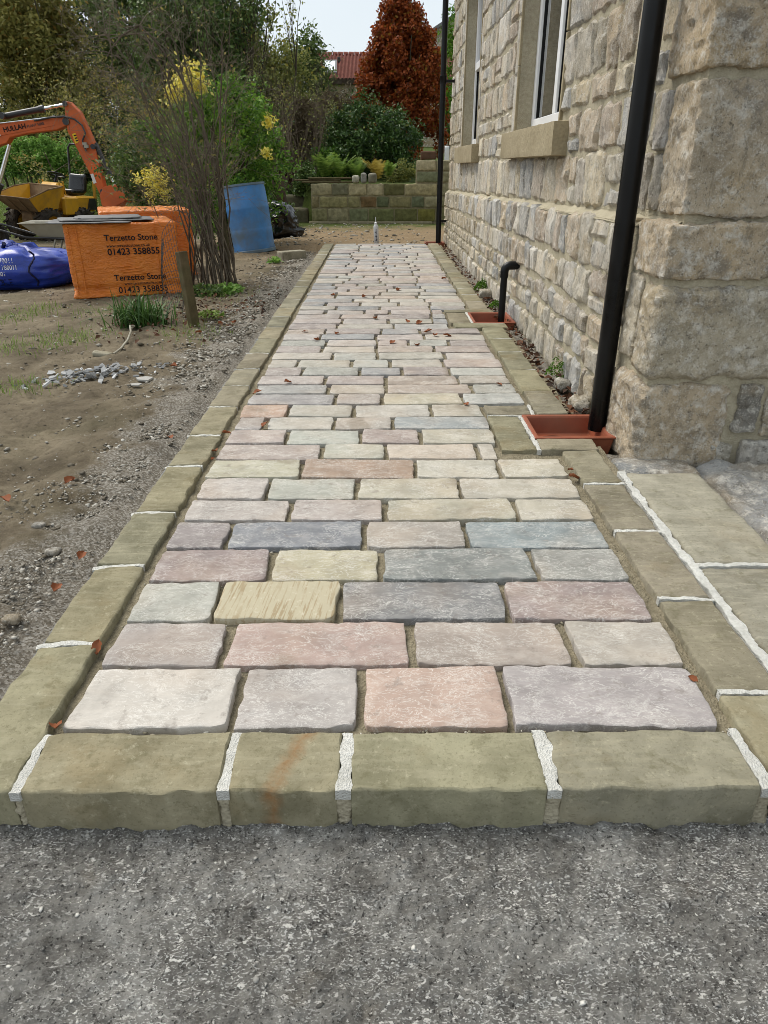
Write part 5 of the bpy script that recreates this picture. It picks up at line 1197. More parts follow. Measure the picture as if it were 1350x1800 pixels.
# ---- dumper
DYY = 13.5; dc = at(90, 385, DYY); dc.z = float(T(dc.x, DYY))
DU = thing('dumper', 'muddy yellow site dumper with front skip behind the wheelbarrow', 'dumper', (dc.x, DYY, dc.z - .02)); DU.rotation_euler = (R(-4), R(-2), R(250)); DU.scale = (.78,) * 3
for x in (.52, -.50):
    for yv in (.40, -.40): wheel(DU, (x, yv, .36), .34, .26, 15, rim='yellow')
mb = MB(); mb.box((-.75, -.20, .26), (.70, .20, .50), bev=.02); mb.box((.56, -.16, .16), (.74, .16, .46), bev=.02); mb.build('chassis', M['muddy'], DU)
sk = [(1.12, .47, .76), (1.12, -.47, .76), (.78, -.36, .50), (.78, .36, .50), (.22, .36, .50), (.22, -.36, .50), (.10, -.44, 1.0), (.10, .44, 1.0), (.55, .47, .94), (.55, -.47, .94)]
def shell(name, faces, mat, par, th=.02):
    me = mesh(name, [sk[i] for i in faces[0]], [tuple(range(len(faces[0])))]); o = obj(name, me, M[mat], par); m = o.modifiers.new('s', 'SOLIDIFY'); m.thickness = th; m.offset = 0; return o
skip = bpy.data.objects.new('skip', None); COL.objects.link(skip); skip.parent = DU
shell('front_plate', [(0, 1, 2, 3)], 'muddy', skip); shell('floor', [(3, 2, 5, 4)], 'muddy', skip); shell('back_plate', [(4, 5, 6, 7)], 'muddy', skip)
shell('side_plate', [(0, 3, 4, 7, 8)], 'yellow', skip); shell('side_plate', [(1, 9, 6, 5, 2)], 'yellow', skip)
mb = MB(); mb.tube([sk[8], sk[7], sk[6], sk[9]], .018, 8); mb.tube([sk[8], sk[0], sk[1], sk[9]], .016, 8); mb.build('skip_rim', M['muddy'], skip, smooth=True)
for yv in (-.15, .13): mb = MB(); mb.prism([(1.10, yv, .73), (.80, yv, .49), (.74, yv, .42), (1.06, yv, .68)], (0, .03, 0)); mb.build('rib', M['muddy'], skip)
mb = MB(); mb.box((-.22, -.24, .50), (.02, .24, 1.06), bev=.05); mb.build('dash_cowl', M['yellow'], DU)
mb = MB(); mb.box((-1.02, -.36, .48), (-.40, .36, .80), bev=.03); mb.build('engine_cover', M['yellow'], DU)
for sy in (-1, 1):
    mb = MB(); mb.box((-.40, sy * .36 - .06, .42), (.02, sy * .36 + .06, .78), bev=.02); mb.build('side_tank', M['yellow'], DU)
    mb = MB(); mb.prism([(-1.0, sy * .37, .52), (-.72, sy * .37, .52), (-.80, sy * .37, .76), (-1.0, sy * .37, .76)], (0, sy * .012, 0)); mb.build('vent_panel', M['dark_steel'], DU)
    mb = MB(); mb.tube([(-.02, sy * .25, .80), (.0, sy * .28, 1.08), (-.12, sy * .28, 1.10), (-.18, sy * .27, .82)], .014, 8); mb.build('grab_rail', M['yellow'], DU, smooth=True)
    mb = MB(); mb.box((-1.08, sy * .33 - .03, .75), (-1.02, sy * .33 + .03, 1.12), bev=.01); mb.build('hoop_bracket', M['yellow'], DU)
mb = MB(); mb.tube([(-1.05, -.33, 1.05), (-1.08, -.33, 1.78), (-1.08, -.26, 1.86), (-1.08, .26, 1.86), (-1.08, .33, 1.78), (-1.05, .33, 1.05)], .024, 10); mb.build('roll_hoop', M['dark_steel'], DU, smooth=True)
v, f = rock_box((-.25, -.24, 0), (.2, .24, .12), .04, 901, .0, .05, 5.); obj('seat_cushion', mesh('seat_cushion', v, f, True), M['bin_bag'], DU, (-.62, 0, .82))
v, f = rock_box((-.07, -.23, 0), (.05, .23, .40), .04, 902, .0, .05, 5.); o = obj('seat_back', mesh('seat_back', v, f, True), M['bin_bag'], DU, (-.86, 0, .86)); o.rotation_euler = (0, -.2, 0)
mb = MB(); mb.tube([(-.26 + .16 * math.cos(a) * .9, .19 * math.sin(a), 1.22 + .05 * math.cos(a)) for a in np.linspace(0, 6.283, 25)[:-1]], .014, 8, closed=True)
mb.tube([(-.26, 0, 1.215), (-.14, 0, .98)], .02, 8)
for a in (0, 2.1, 4.2): mb.tube([(-.26, 0, 1.215), (-.26 + .145 * math.cos(a), .185 * math.sin(a), 1.22 + .05 * math.cos(a))], .010, 6)
mb.build('steering_wheel', M['black_pipe'], DU, smooth=True)

for ch in DU.children:
    if not ch.name.startswith('wheel'): ch.location.z += .14
# ================================================================== GARDEN WALL AND WHAT LIES ON IT
GY = 14.35; gw = thing('garden_wall', 'low coursed stone retaining wall with a raised pier across the end of the path', 'wall', (0, GY, 0))
gX = lambda p_: at(p_, 355, GY).x
x0_, x1_ = gX(546), 1.75
mb = MB(); mb.box((x0_ + .012, .014, -.12), (x1_, .30, .612)); mb.box((gX(730) + .012, .016, .60), (x1_, .26, 1.0)); mb.build('core', M['garden_mortar'], gw)
GCOL = [(140, 130, 98), (150, 142, 112), (112, 116, 90), (120, 100, 72), (158, 148, 118), (104, 106, 76), (132, 126, 100)]
crs = [((-.03, .205), [547, 575, 613, 647, 693, 734, 766, 800], ((132, 128, 96), (140, 134, 106), (112, 116, 88), (104, 108, 72), (100, 100, 64), (110, 106, 58), (120, 116, 84))),
       ((.215, .410), [547, 561, 611, 633, 662, 684, 723, 746, 775, 800], ((130, 120, 92), (140, 134, 98), (136, 130, 96), (112, 92, 66), (92, 98, 74), (128, 122, 90), (98, 104, 82), (144, 138, 112), (130, 124, 96))),
       ((.420, .628), [547, 584, 613, 645, 674, 711, 768, 800], ((150, 142, 114), (110, 108, 88), (166, 156, 126), (168, 158, 130), (96, 94, 64), (158, 148, 116), (140, 134, 108))),
       ((.640, .822), [731, 770, 800], ((118, 122, 96), (134, 130, 104))), ((.832, 1.015), [731, 765, 800], ((168, 158, 130), (146, 140, 116)))]
sd_ = 0
for (za, zb), ed, cl in crs:
    for i in range(len(ed) - 1):
        a, b = gX(ed[i]) + .010, gX(ed[i + 1]) - .010; sd_ += 1
        v, f = stone_face(b - a, zb - za - .014, .05, 12, 9, 940 + sd_, .012, .010, .006, .010, .006, .03, 12., .01)
        q = np.stack([v[:, 0], -v[:, 2], v[:, 1]], -1)[:, [0, 1, 2]]
        obj('wall_stone', mesh('wall_stone', q, f, True, 50), M['garden_stone'], gw, ((a + b) / 2, 0, (za + zb) / 2), S(*[q * 1.2 for q in cl[i]]))
v, f = rock_box((x0_ - .05, -.02, -.10), (1.0, .02, -.018), .05, 990, .004, .01, 9.); obj('footing', mesh('footing', v, f, True), M['garden_mortar'], gw)
p = at(753, 279, GY + .1); v, f = rock_box((-.14, -.08, 0), (.14, .1, .135), .03, 991, .006, .01, 9.); tag(obj('old_brick', mesh('old_brick', v, f, True), M['brick'], None, (p.x, GY + .10, 1.016)), 'brown brick on top of the garden wall pier', 'brick')
for k, a in enumerate((774, 785)):
    p = at(a, 283, GY + .9); v, f = rock_box((-.045, -.03, -.4), (.045, .03, .26), .04, 993 + k, .002, .008, 9.); tag(obj('white_post', mesh('white_post', v, f, True), M['white_upvc'], None, (p.x, GY + .9, p.z)), ('white post behind the wall pier, nearer the drainpipe left side', 'white post behind the wall pier, hard against the house')[k], 'post')
bs = thing('board_stack', 'weathered grey boards stacked on the left end of the garden wall', 'boards', (at(570, 320, GY).x, GY + .08, .63))
for k, (a, b, z, dy, rz) in enumerate(((-.42, .52, .0, .0, .02), (-.55, .30, .034, .03, -.02), (-.30, .50, .068, .02, .015))):
    v, f = rock_box((a, -.06, 0), (b, .07, .028), .03, 1000 + k, .004, .006, 14.); o = obj('board', mesh('board', v, f, True), M['old_wood'], bs, (0, dy, z)); o.rotation_euler = (0, 0, rz)
for k, (a, b) in enumerate(((619, 632), (634, 645), (647, 662))):
    xa, xb = at(a, 320, GY + .06).x, at(b, 320, GY + .06).x; v, f = rock_box((xa + .004, GY - .03, .63), (xb - .004, GY + .16, (.755, .80, .795)[k]), .025, 1010 + k, .010, .035, 12.)
    tag(obj('coping_stone', mesh('coping_stone', v, f, True), M['garden_stone'], None, None, S(*((186, 182, 166), (170, 168, 162), (146, 142, 126))[k])), ('pale rounded stone on the wall touching the board stack', 'grey rounded stone on the wall, middle of three', 'brownish squared stone on the wall before the golden fern')[k], 'stone', 'stones on the garden wall')
p = at(489, 352, 13.2); pz = float(T(p.x, 13.2)); z1_ = at(489, 306, 13.2).z
PS = thing('timber_post', 'thick dark sawn timber post behind the black sack', 'post', (p.x, 13.2, pz)); v, f = rock_box((-.13, -.11, -.1), (.13, .13, z1_ - pz), .035, 1020, .007, .02, 9.); obj('shaft', mesh('shaft', v, f, True), M['dark_wood'], PS)
for k, (a, b, y0, y1, z1) in enumerate(((-2.15, -1.34, 14.5, 15.0, .20), (-2.25, -1.36, 15.0, 15.6, .40))):
    v, f = rock_box((a, y0, -.2), (b, y1 - .01, z1), .06, 1025 + k, .015, .03, 5.); tag(obj('garden_step', mesh('garden_step', v, f, True), M['garden_stone'], None, None, S(110, 106, 86)), ('lower mossy stone step left of the garden wall', 'upper mossy stone step left of the garden wall')[k], 'step', 'garden steps')
p = at(545, 300, 15.6); v, f = rock_box((-.10, -.1, -.5), (.10, .12, .06), .03, 1030, .02, .05, 9.); tag(obj('white_boulder', mesh('white_boulder', v, f, True), M['garden_stone'], None, (p.x, 15.6, p.z), S(170, 168, 158)), 'pale boulder among plants behind the board stack', 'boulder')

# ================================================================== PLANTS
def ferns():
    spec = [(572, 314, 15.1, .50, 'fern_leaf', 'broad green fern behind the left end of the garden wall'), (598, 314, 15.3, .48, 'fern_leaf', 'green fern behind the board stack, right of the broad one'), (628, 316, 15.2, .42, 'fern_leaf', 'small dark green fern behind the three wall stones'), (664, 318, 14.9, .46, 'fern_gold', 'golden yellow fern behind the garden wall'), (683, 312, 15.3, .36, 'fern_leaf', 'low fern frond right of the golden fern')]
    for k, (a, b, yv, L, mt, lab) in enumerate(spec):
        r = np.random.default_rng(80 + k); p = at(a, b, yv); V = []; F = []; nb = 0
        for q in range(16 if k < 3 else 11):
            az = r.uniform(0, 6.283); ln = L * r.uniform(.75, 1.15); lean = r.uniform(.25, .75); n = 16
            for i in range(2, n):
                t = i / n; c = np.array([math.cos(az) * lean * t ** 1.3 * ln, math.sin(az) * lean * t ** 1.3 * ln, ln * (t - .35 * lean * t ** 2.5)]) + np.array(p); w_ = .13 * ln / .45 * math.sin(math.pi * (.12 + .86 * t)) ** .8
                tan = np.array([math.cos(az) * lean, math.sin(az) * lean, 1 - lean * t]); tan /= np.linalg.norm(tan); sd = np.array([-math.sin(az), math.cos(az), 0])
                for sg in (-1, 1):
                    tip = c + sd * sg * w_ + tan * .02 + np.array([0, 0, -.015]); h = tan * ln / n * .42
                    V += [c - h, c + h, tip]; F.append((nb, nb + 1, nb + 2)); nb += 3
        o = thing('fern', lab, 'fern', (0, 0, 0), group='ferns behind the garden wall'); obj('frond', mesh('frond', V, np.array(F)), M[mt], o)
ferns()
def crown_pts(c, rad, n, ncl, clr, seed, shell=.55, cone=0., wob=.18):
    """leaf positions in clumps spread through an uneven crown"""
    r = np.random.default_rng(seed); d = r.normal(size=(ncl, 3)); d /= np.linalg.norm(d, axis=1, keepdims=True)
    u = (shell + (1 - shell) * r.random(ncl)) ; k = 1 + wob * fbm(d * 2.3, seed, 3)
    C = d * (u * k)[:, None] * np.array(rad)
    if cone: s = 1 - cone * (C[:, 2] / rad[2] + 1) / 2; C[:, 0] *= s * 1.25; C[:, 1] *= s * 1.25
    sz = clr * r.uniform(.6, 1.35, ncl); i = r.integers(0, ncl, n); g = r.normal(size=(n, 3)); g /= np.maximum(np.linalg.norm(g, axis=1, keepdims=True), 1e-6); g *= (r.random((n, 1)) ** .45)
    P = C[i] + g * sz[i][:, None]; return P + np.array(c), (g + d[i] * .6)
def bush(name, label, cat, c, rad, n, ls, mat, ncl=60, clr=.2, seed=0, shell=.5, cone=0., asp=.5, group=None, stems=6, up=.3, wob=.2, droop=0.):
    c = Vector(c); base = Vector((c.x, c.y, float(T(c.x, c.y)) - .05)); o = thing(name, label, cat, tuple(base), group=group)
    P, d = crown_pts(np.array(c) - np.array(base), rad, n, ncl, clr, seed, shell, cone, wob)
    P = P[P[:, 2] > .02]; obj('crown', mesh('crown', *leaf_quads(P, ls, up, asp, .2, seed, droop=droop)), M[mat], o)
    r = np.random.default_rng(seed + 1); seg = []
    for k in range(stems):
        a = r.uniform(0, 6.283); t = np.array([math.cos(a) * rad[0] * .5, math.sin(a) * rad[1] * .5, c.z - base.z + rad[2] * r.uniform(-.1, .6)]); p0_ = np.array([math.cos(a) * .06, math.sin(a) * .06, 0]); pr = p0_; r0 = .012 + .02 * rad[2]
        for i in range(1, 6):
            q = p0_ + (t - p0_) * (i / 5) + r.normal(0, .03 * rad[2], 3); seg.append((pr, q, r0 * (1.1 - .18 * (i - 1)), r0 * (1.1 - .18 * i))); pr = q
    S0, S1, A0, A1 = (np.array(z) for z in zip(*seg)); obj('trunk', mesh('trunk', *rough_tubes(S0, S1, A0, A1, 5)), M['bark'], o); return o
def grow(starts, seed, levels, ratio=.62, kids=(3, 5), spread=.55, up=.25, wob=.12, nseg=4, rr=.62, cap=60000):
    r = np.random.default_rng(seed); segs = []; cur = [(np.array(p, float), np.array(d, float) / np.linalg.norm(d), L, R0) for p, d, L, R0 in starts]
    for lv in range(levels):
        nxt = []
        for p, d, L, R0 in cur:
            pts = [p]; dirs = [d]; dd = d
            for i in range(nseg):
                dd = dd + r.normal(0, wob, 3) + np.array([0, 0, up * .12]); dd /= np.linalg.norm(dd); q = pts[-1] + dd * L / nseg; pts.append(q); dirs.append(dd)
                segs.append((pts[-2], q, R0 * (1 - .55 * i / nseg), R0 * (1 - .55 * (i + 1) / nseg), lv))
            if lv < levels - 1 and len(segs) < cap:
                for k in range(r.integers(kids[0], kids[1] + 1)):
                    i = r.integers(1, nseg + 1); nd_ = dirs[i] + r.normal(0, spread, 3) + np.array([0, 0, up]); nd_ /= np.linalg.norm(nd_); nxt.append((pts[i], nd_, L * ratio * r.uniform(.65, 1.2), R0 * rr * (1 - .4 * i / nseg)))
        cur = nxt
    return segs
def bare_tree(name, label, cat, starts, seed, levels, mat='bark', leaves=0, lmat='autumn_leaf', ls=.05, group=None, n=3, **kw):
    sg = grow(starts, seed, levels, **kw); o = thing(name, label, cat, (0, 0, 0), group=group)
    for nm, f_ in (('trunk', lambda l: l == 0), ('branch', lambda l: l > 0)):
        s_ = [q for q in sg if f_(q[4])]
        if s_:
            a, b, c, d, _ = zip(*s_); obj(nm, mesh(nm, *rough_tubes(np.array(a), np.array(b), np.array(c), np.array(d), 5 if nm == 'trunk' else n)), M[mat], o)
    if leaves:
        r = np.random.default_rng(seed + 3); t = [q for q in sg if q[4] >= levels - 2]; i = r.integers(0, len(t), leaves); P = np.array([t[k][1] for k in i]) + r.normal(0, ls, (leaves, 3))
        obj('foliage', mesh('foliage', *leaf_quads(P, ls, .2, .55, .2, seed, droop=.6)), M[lmat], o)
    return o
# copper beech
p = at(705, 200, 20.5); z0 = at(705, 262, 20.5).z; zt = at(705, -25, 20.5).z
bush('beech_tree', 'tall cone shaped copper beech with russet leaves beyond the garden wall', 'tree', (p.x, 20.5, (z0 + zt) / 2 - .2), (1.34, 1.15, (zt - z0) / 2 + .25), 56000, .085, 'beech_leaf', 560, .19, 31, .45, .72, .62, stems=9, up=.1, wob=.1, droop=.5)
p = at(648, 240, 17.0); bush('rhododendron', 'large dark green rounded rhododendron bush before the copper beech', 'bush', (p.x, 17.0, at(648, 258, 17).z), (.98, .85, .86), 17000, .085, 'rhodo_leaf', 240, .20, 32, .5, .1, .4, stems=7, wob=.22)
p = at(585, 290, 16.6); bush('evergreen_shrub', 'lower green shrub at the left of the rhododendron', 'bush', (p.x, 16.6, p.z), (.45, .4, .42), 4200, .07, 'euon_leaf', 70, .16, 33, .5, 0, .42)
p = at(705, 300, 15.9); bush('ground_shrub', 'low brown and green shrub behind the garden wall pier', 'bush', (p.x, 15.9, .75), (.55, .3, .22), 1800, .05, 'olive_leaf', 40, .12, 34, .3, 0, .5)
# evergreen with yellow variegation behind the barrel
EU = bush('euonymus_bush', 'bright green evergreen bush with yellow variegated tops behind the blue barrel', 'bush', (-2.08, 10.5, 1.02), (.78, .65, .98), 15000, .062, 'euon_leaf', 230, .17, 35, .5, .12, .45, stems=7, wob=.25)
ev = []
for a, b, r0, k in ((335, 135, .17, 330), (312, 155, .12, 160), (350, 150, .10, 130), (472, 216, .07, 90), (468, 270, .06, 60), (300, 170, .08, 80)):
    p = at(a, b, 10.0); q = np.random.default_rng(k); ev.append(np.array(p) + q.normal(0, r0 * .55, (k, 3)))
ev = np.vstack(ev) - np.array(EU.location); obj('variegated_tops', mesh('variegated_tops', *leaf_quads(ev, .06, .4, .45, .2, 36)), M['yellow_leaf'], EU)
p = at(272, 318, 9.8); bush('variegated_shrub', 'small yellow flecked shrub beside the digger bucket', 'bush', (p.x, 9.8, p.z), (.22, .2, .22), 700, .05, 'yellow_leaf', 40, .08, 37, .3, 0, .5)
p = at(255, 300, 10.6); bush('evergreen_shrub', 'dark green shrub left of the variegated bush behind bare stems', 'bush', (p.x, 10.6, p.z), (.5, .4, .55), 5200, .06, 'ivy_leaf', 90, .16, 38, .5, 0, .45)
# bare multi-stemmed shrub in front of the pallets
def bare_shrub():
    r = np.random.default_rng(44); segs = []; b0_ = ground(385, 500)
    tg = [(395, 60, .011), (250, 52, .012), (205, 95, .008), (300, 20, .009), (330, 110, .009), (260, 150, .007), (420, 120, .007), (225, 180, .006), (345, 40, .008), (380, 180, .009), (285, 90, .008), (410, 200, .006), (240, 230, .006), (310, 200, .007), (360, 230, .008), (275, 260, .006), (430, 260, .005), (335, 290, .006), (200, 300, .005), (395, 310, .006), (300, 330, .005), (255, 330, .005), (350, 340, .006), (370, 90, .008), (320, 60, .008), (230, 120, .006), (405, 20, .006), (290, 240, .005), (165, 130, .006), (180, 190, .006), (150, 90, .006), (200, 250, .005), (215, 45, .007), (160, 60, .006), (190, 150, .006), (270, 30, .007)]
    for k, (a, b, r0) in enumerate(tg):
        e = np.array(at(a, b, b0_.y + r.uniform(-.5, .5))); s_ = np.array((b0_.x + r.normal(0, .13), b0_.y + r.normal(0, .16), b0_.z - .03)); n = 12; pr = s_; arch = r.uniform(.05, .22) + (.35 if k > 27 else 0)
        for i in range(1, n + 1):
            t = i / n; q = s_ + (e - s_) * np.array([t ** 1.12, t, t ** .92]) + np.array([0, 0, arch * math.sin(math.pi * t)]) + r.normal(0, .012, 3)
            r1, r2 = r0 * (1.15 - .8 * (i - 1) / n), r0 * (1.15 - .8 * t); segs.append((pr, q, r1, r2, 0))
            for _tw in range(1 if i > 3 else 0):
                dd = (q - pr) / np.linalg.norm(q - pr); dd = dd + r.normal(0, .6, 3) + np.array([-.25, 0, .05]); sub = grow([(q, dd, r.uniform(.15, .45), r2 * .5)], int(r.integers(1e6)), 3, .6, (2, 3), .6, .1, .15, 3)
                segs += [(x0, x1, max(c0, .0011), max(c1, .0009), 1 + l) for x0, x1, c0, c1, l in sub]
            pr = q
    # arching top branch drooping to the left
    pts = [np.array(at(a, b, b0_.y - .1)) for a, b in ((380, 300), (350, 200), (310, 120), (272, 70), (245, 45), (215, 62), (196, 85), (188, 100))]
    for i in range(len(pts) - 1):
        segs.append((pts[i], pts[i + 1], .013 * (1 - .1 * i), .013 * (1 - .1 * (i + 1)), 0))
        if i > 1:
            sub = grow([(pts[i], np.array([r.normal(), r.normal() * .5, -.3 + r.normal() * .6]), .35, .004) for _ in range(5)], 50 + i, 3, .6, (2, 4), .6, .0, .18, 3); segs += [(x0, x1, max(c0, .0011), max(c1, .0009), 1 + l) for x0, x1, c0, c1, l in sub]
    o = thing('bare_shrub', 'tall leafless many stemmed shrub leaning over the orange pallets', 'shrub', (0, 0, 0))
    for nm, f_ in (('stem', lambda l: l == 0), ('twig', lambda l: l > 0)):
        a, b, c, d, _ = zip(*[q for q in segs if f_(q[4])]); obj(nm, mesh(nm, *rough_tubes(np.array(a), np.array(b), np.array(c), np.array(d), 6 if nm == 'stem' else 3)), M['shrub_stem' if nm == 'stem' else 'twig'], o)
    t = [q for q in segs if q[4] > 1]; i = r.integers(0, len(t), 520); obj('foliage', mesh('foliage', *leaf_quads(np.array([t[k][1] for k in i]), .032, .2, .55, .2, 3, droop=.7)), M['autumn_leaf'], o)
    mb = MB(); mb.tube([at(a, b, b0_.y + .12) for a, b in ((402, 505), (397, 430), (388, 350), (378, 270), (372, 225))], [.034, .030, .027, .022, .014], 8); mb.build('old_trunk', M['bark'], o, smooth=True)
bare_shrub()
# brown leafless thicket behind the barrel and wall
for k, (a, yv, top, n_, lab) in enumerate(((492, 15.6, 120, 5, 'brown leafless shrub directly behind the timber post'), (532, 16.4, 105, 6, 'tall brown leafless shrub below the far roof'), (572, 17.6, 150, 5, 'brown leafless shrub left of the rhododendron'), (605, 18.6, 165, 4, 'thin brown leafless shrub against the far stone gable'), (462, 16.8, 110, 5, 'dense leafless shrub right of the variegated bush'))):
    p = at(a, 320, yv); gz = float(T(p.x, yv)); H = at(a, top, yv).z - gz; r = np.random.default_rng(k)
    bare_tree('leafless_shrub', lab, 'shrub', [((p.x + r.normal(0, .16), yv + r.normal(0, .16), gz - .05), (r.normal(0, .22), r.normal(0, .22), 1), H * .52, .022) for _ in range(n_)], 200 + k, 5, 'brown_twig', 500, 'olive_leaf', .045, group='leafless brown shrubs', ratio=.60, kids=(3, 5), spread=.38, up=.35, nseg=4, rr=.55, cap=16000)
# bare trees against the sky
for k, (a, yv, top, lab) in enumerate(((512, 27, 5, 'bare tree with fine twigs against the sky left of the far roof'), (545, 30, 25, 'smaller bare tree against the sky nearest the far roof'), (600, 46, 78, 'faint distant bare tree above the far roof ridge'))):
    p = at(a, 250, yv); gz = float(T(p.x, yv)); H = at(a, top, yv).z - gz
    bare_tree('bare_tree', lab, 'tree', [((p.x, yv, gz - .1), (.05, 0, 1), H * .42, .09), ((p.x + .2, yv, gz - .1), (-.15, .1, 1), H * .42, .08)], 230 + k, 6, 'bark', 0, group='bare trees on the skyline', ratio=.62, kids=(3, 4), spread=.42, up=.3, rr=.58, cap=14000)
# tall stems with ivy left of the bare trees
for k, (a, yv, lab) in enumerate(((395, 17.5, 'ivy covered tree above the variegated bush'), (448, 18.5, 'tall straight leafless stems right of the ivy covered tree'), (330, 18.0, 'dark leafy tree behind the arching bare shrub'))):
    p = at(a, 250, yv); gz = float(T(p.x, yv)); H = at(a, -60, yv).z - gz; r = np.random.default_rng(60 + k)
    bare_tree('ivy_tree', lab, 'tree', [((p.x + r.normal(0, .35), yv + r.normal(0, .3), gz - .1), (r.normal(0, .07), r.normal(0, .07), 1), H * .75, .035) for _ in range(9)], 260 + k, 4, 'bark', (6500, 1800, 8000)[k], ('ivy_leaf', 'olive_leaf', 'ivy_leaf')[k], .085, ratio=.42, kids=(4, 7), spread=.35, up=.5, wob=.05, nseg=6, rr=.5, cap=16000)
    if k != 1: bush('ivy_mass', ('ivy mass wrapped round the tree above the variegated bush', '', 'dark ivy mass behind the arching bare shrub')[k], 'ivy', (p.x, yv + .3, gz + H * .45), (.75, .6, H * .42), 15000, .10, 'ivy_leaf', 240, .24, 66 + k, .3, .1, .5, stems=3, wob=.4)
# left thicket of brambly autumn shrubs
for k, (a, yv, top, n_, lab) in enumerate(((120, 23.5, 95, 6, 'tangled autumn shrub with yellowing leaves above the digger arm'), (180, 21.5, 80, 7, 'tangled brown shrub with sparse yellow leaves right of the digger arm'), (235, 16.5, 110, 6, 'brown twiggy shrub behind the arching bare stems'), (285, 14.2, 150, 5, 'low twiggy shrub left of the variegated bush'), (60, 24.5, 110, 6, 'olive autumn shrub above the digger boom'))):
    p = at(a, 300, yv); gz = float(T(p.x, yv)); H = at(a, top, yv).z - gz; r = np.random.default_rng(90 + k)
    bare_tree('autumn_shrub', lab, 'shrub', [((p.x + r.normal(0, .35), yv + r.normal(0, .3), gz - .05), (r.normal(0, .4), r.normal(0, .3), 1), H * .55, .02) for _ in range(n_)], 300 + k, 5, 'brown_twig', 4200, 'autumn_leaf' if k != 4 else 'olive_leaf', .062, group='autumn shrubs on the left', ratio=.60, kids=(3, 5), spread=.55, up=.1, nseg=4, rr=.55, cap=14000)
for k, (a, yv, zc, rad, n_, mt, lab) in enumerate(((10, 26, 3.6, (2.0, 1.6, 3.6), 26000, 'dark_conifer_leaf', 'very dark conifer at the left edge behind the autumn trees'), (85, 22.5, 3.1, (1.45, 1.3, 2.9), 20000, 'autumn_leaf', 'yellow green autumn tree at the upper left'), (170, 30, 4.6, (2.3, 1.8, 4.4), 22000, 'dark_conifer_leaf', 'dark conifer behind the tangled autumn shrubs'), (255, 25, 3.6, (1.9, 1.5, 3.2), 20000, 'conifer_leaf', 'olive green tree behind the arching bare shrub'), (335, 24, 3.6, (1.7, 1.4, 3.4), 18000, 'conifer_leaf', 'green tree between the arching shrub and the ivy covered tree'), (415, 25, 2.9, (1.5, 1.3, 2.6), 13000, 'olive_leaf', 'olive tree behind the tall straight stems'), (490, 26, 2.2, (1.1, 1.0, 1.5), 7000, 'olive_leaf', 'low olive tree behind the leafless shrubs'), (545, 33.0, 3.2, (.9, .7, 1.5), 4000, 'conifer_leaf', 'ivy green clump at the chimney end of the far house'))):
    p = at(a, 200, yv); gz = float(T(p.x, yv)); bush('leafy_tree', lab, 'tree', (p.x, yv, gz + zc), rad, n_, .13 if yv < 28 else .16, mt, 260, .38, 400 + k, .35, .25, .5, 'leafy trees on the left', 5, wob=.35)
for k, (a, lab) in enumerate(((12, 'bright laurel shrub at the left edge behind the dumper'), (48, 'bright laurel shrub directly behind the dumper seat'), (86, 'bright laurel shrub between dumper hoop and digger arm'), (125, 'bright laurel shrub behind the digger arm'))):
    p = at(a, 285, 19.5); bush('laurel_shrub', lab, 'bush', (p.x, 19.5, at(a, 277, 19.5).z), (.42, .35, .42), 3600, .085, 'laurel_leaf', 60, .17, 440 + k, .4, 0, .4, 'laurel shrubs behind the dumper', 4)
for k, (a, yv, rad, lab) in enumerate(((205, 14.6, (.5, .4, .32), 'dry weedy growth right of the digger bucket arm'), (165, 16.5, (.6, .4, .45), 'rough weeds on the grass right of the digger arm'), (240, 13.2, (.4, .35, .35), 'dry brown weeds behind the rear pallet'))):
    p = at(a, 330, yv); gz = float(T(p.x, yv)); bush('weed_patch', lab, 'weeds', (p.x, yv, gz + rad[2] * .8), rad, 2400, .06, ('olive_leaf', 'grass', 'olive_leaf')[k], 50, .14, 460 + k, .3, 0, .3, None, 3)
p = at(782, 95, 26); bush('bright_conifer', 'bright green conifer between the copper beech and the house', 'tree', (p.x + .35, 26, at(782, 110, 26).z - .4), (.75, .7, 2.1), 7000, .10, 'bright_conifer_leaf', 110, .25, 470, .45, .5, .4)
p = at(75, 270, 24); SH = thing('shed', 'dark low shed beyond the laurels left of the digger arm', 'shed', (p.x, 24.4, float(T(p.x, 24.4))))
mb = MB(); mb.box((-1.6, 0, -.2), (1.6, 1.6, at(75, 236, 24.4).z - SH.location.z)); mb.build('wall', M['dark_shed'], SH)
mb = MB(); h_ = at(75, 233, 24.4).z - SH.location.z; mb.box((-1.7, -.1, h_ - .05), (1.7, 1.7, h_ + .02)); mb.build('roof', M['olive_rail'] if 'olive_rail' in M else M['old_wood'], SH)
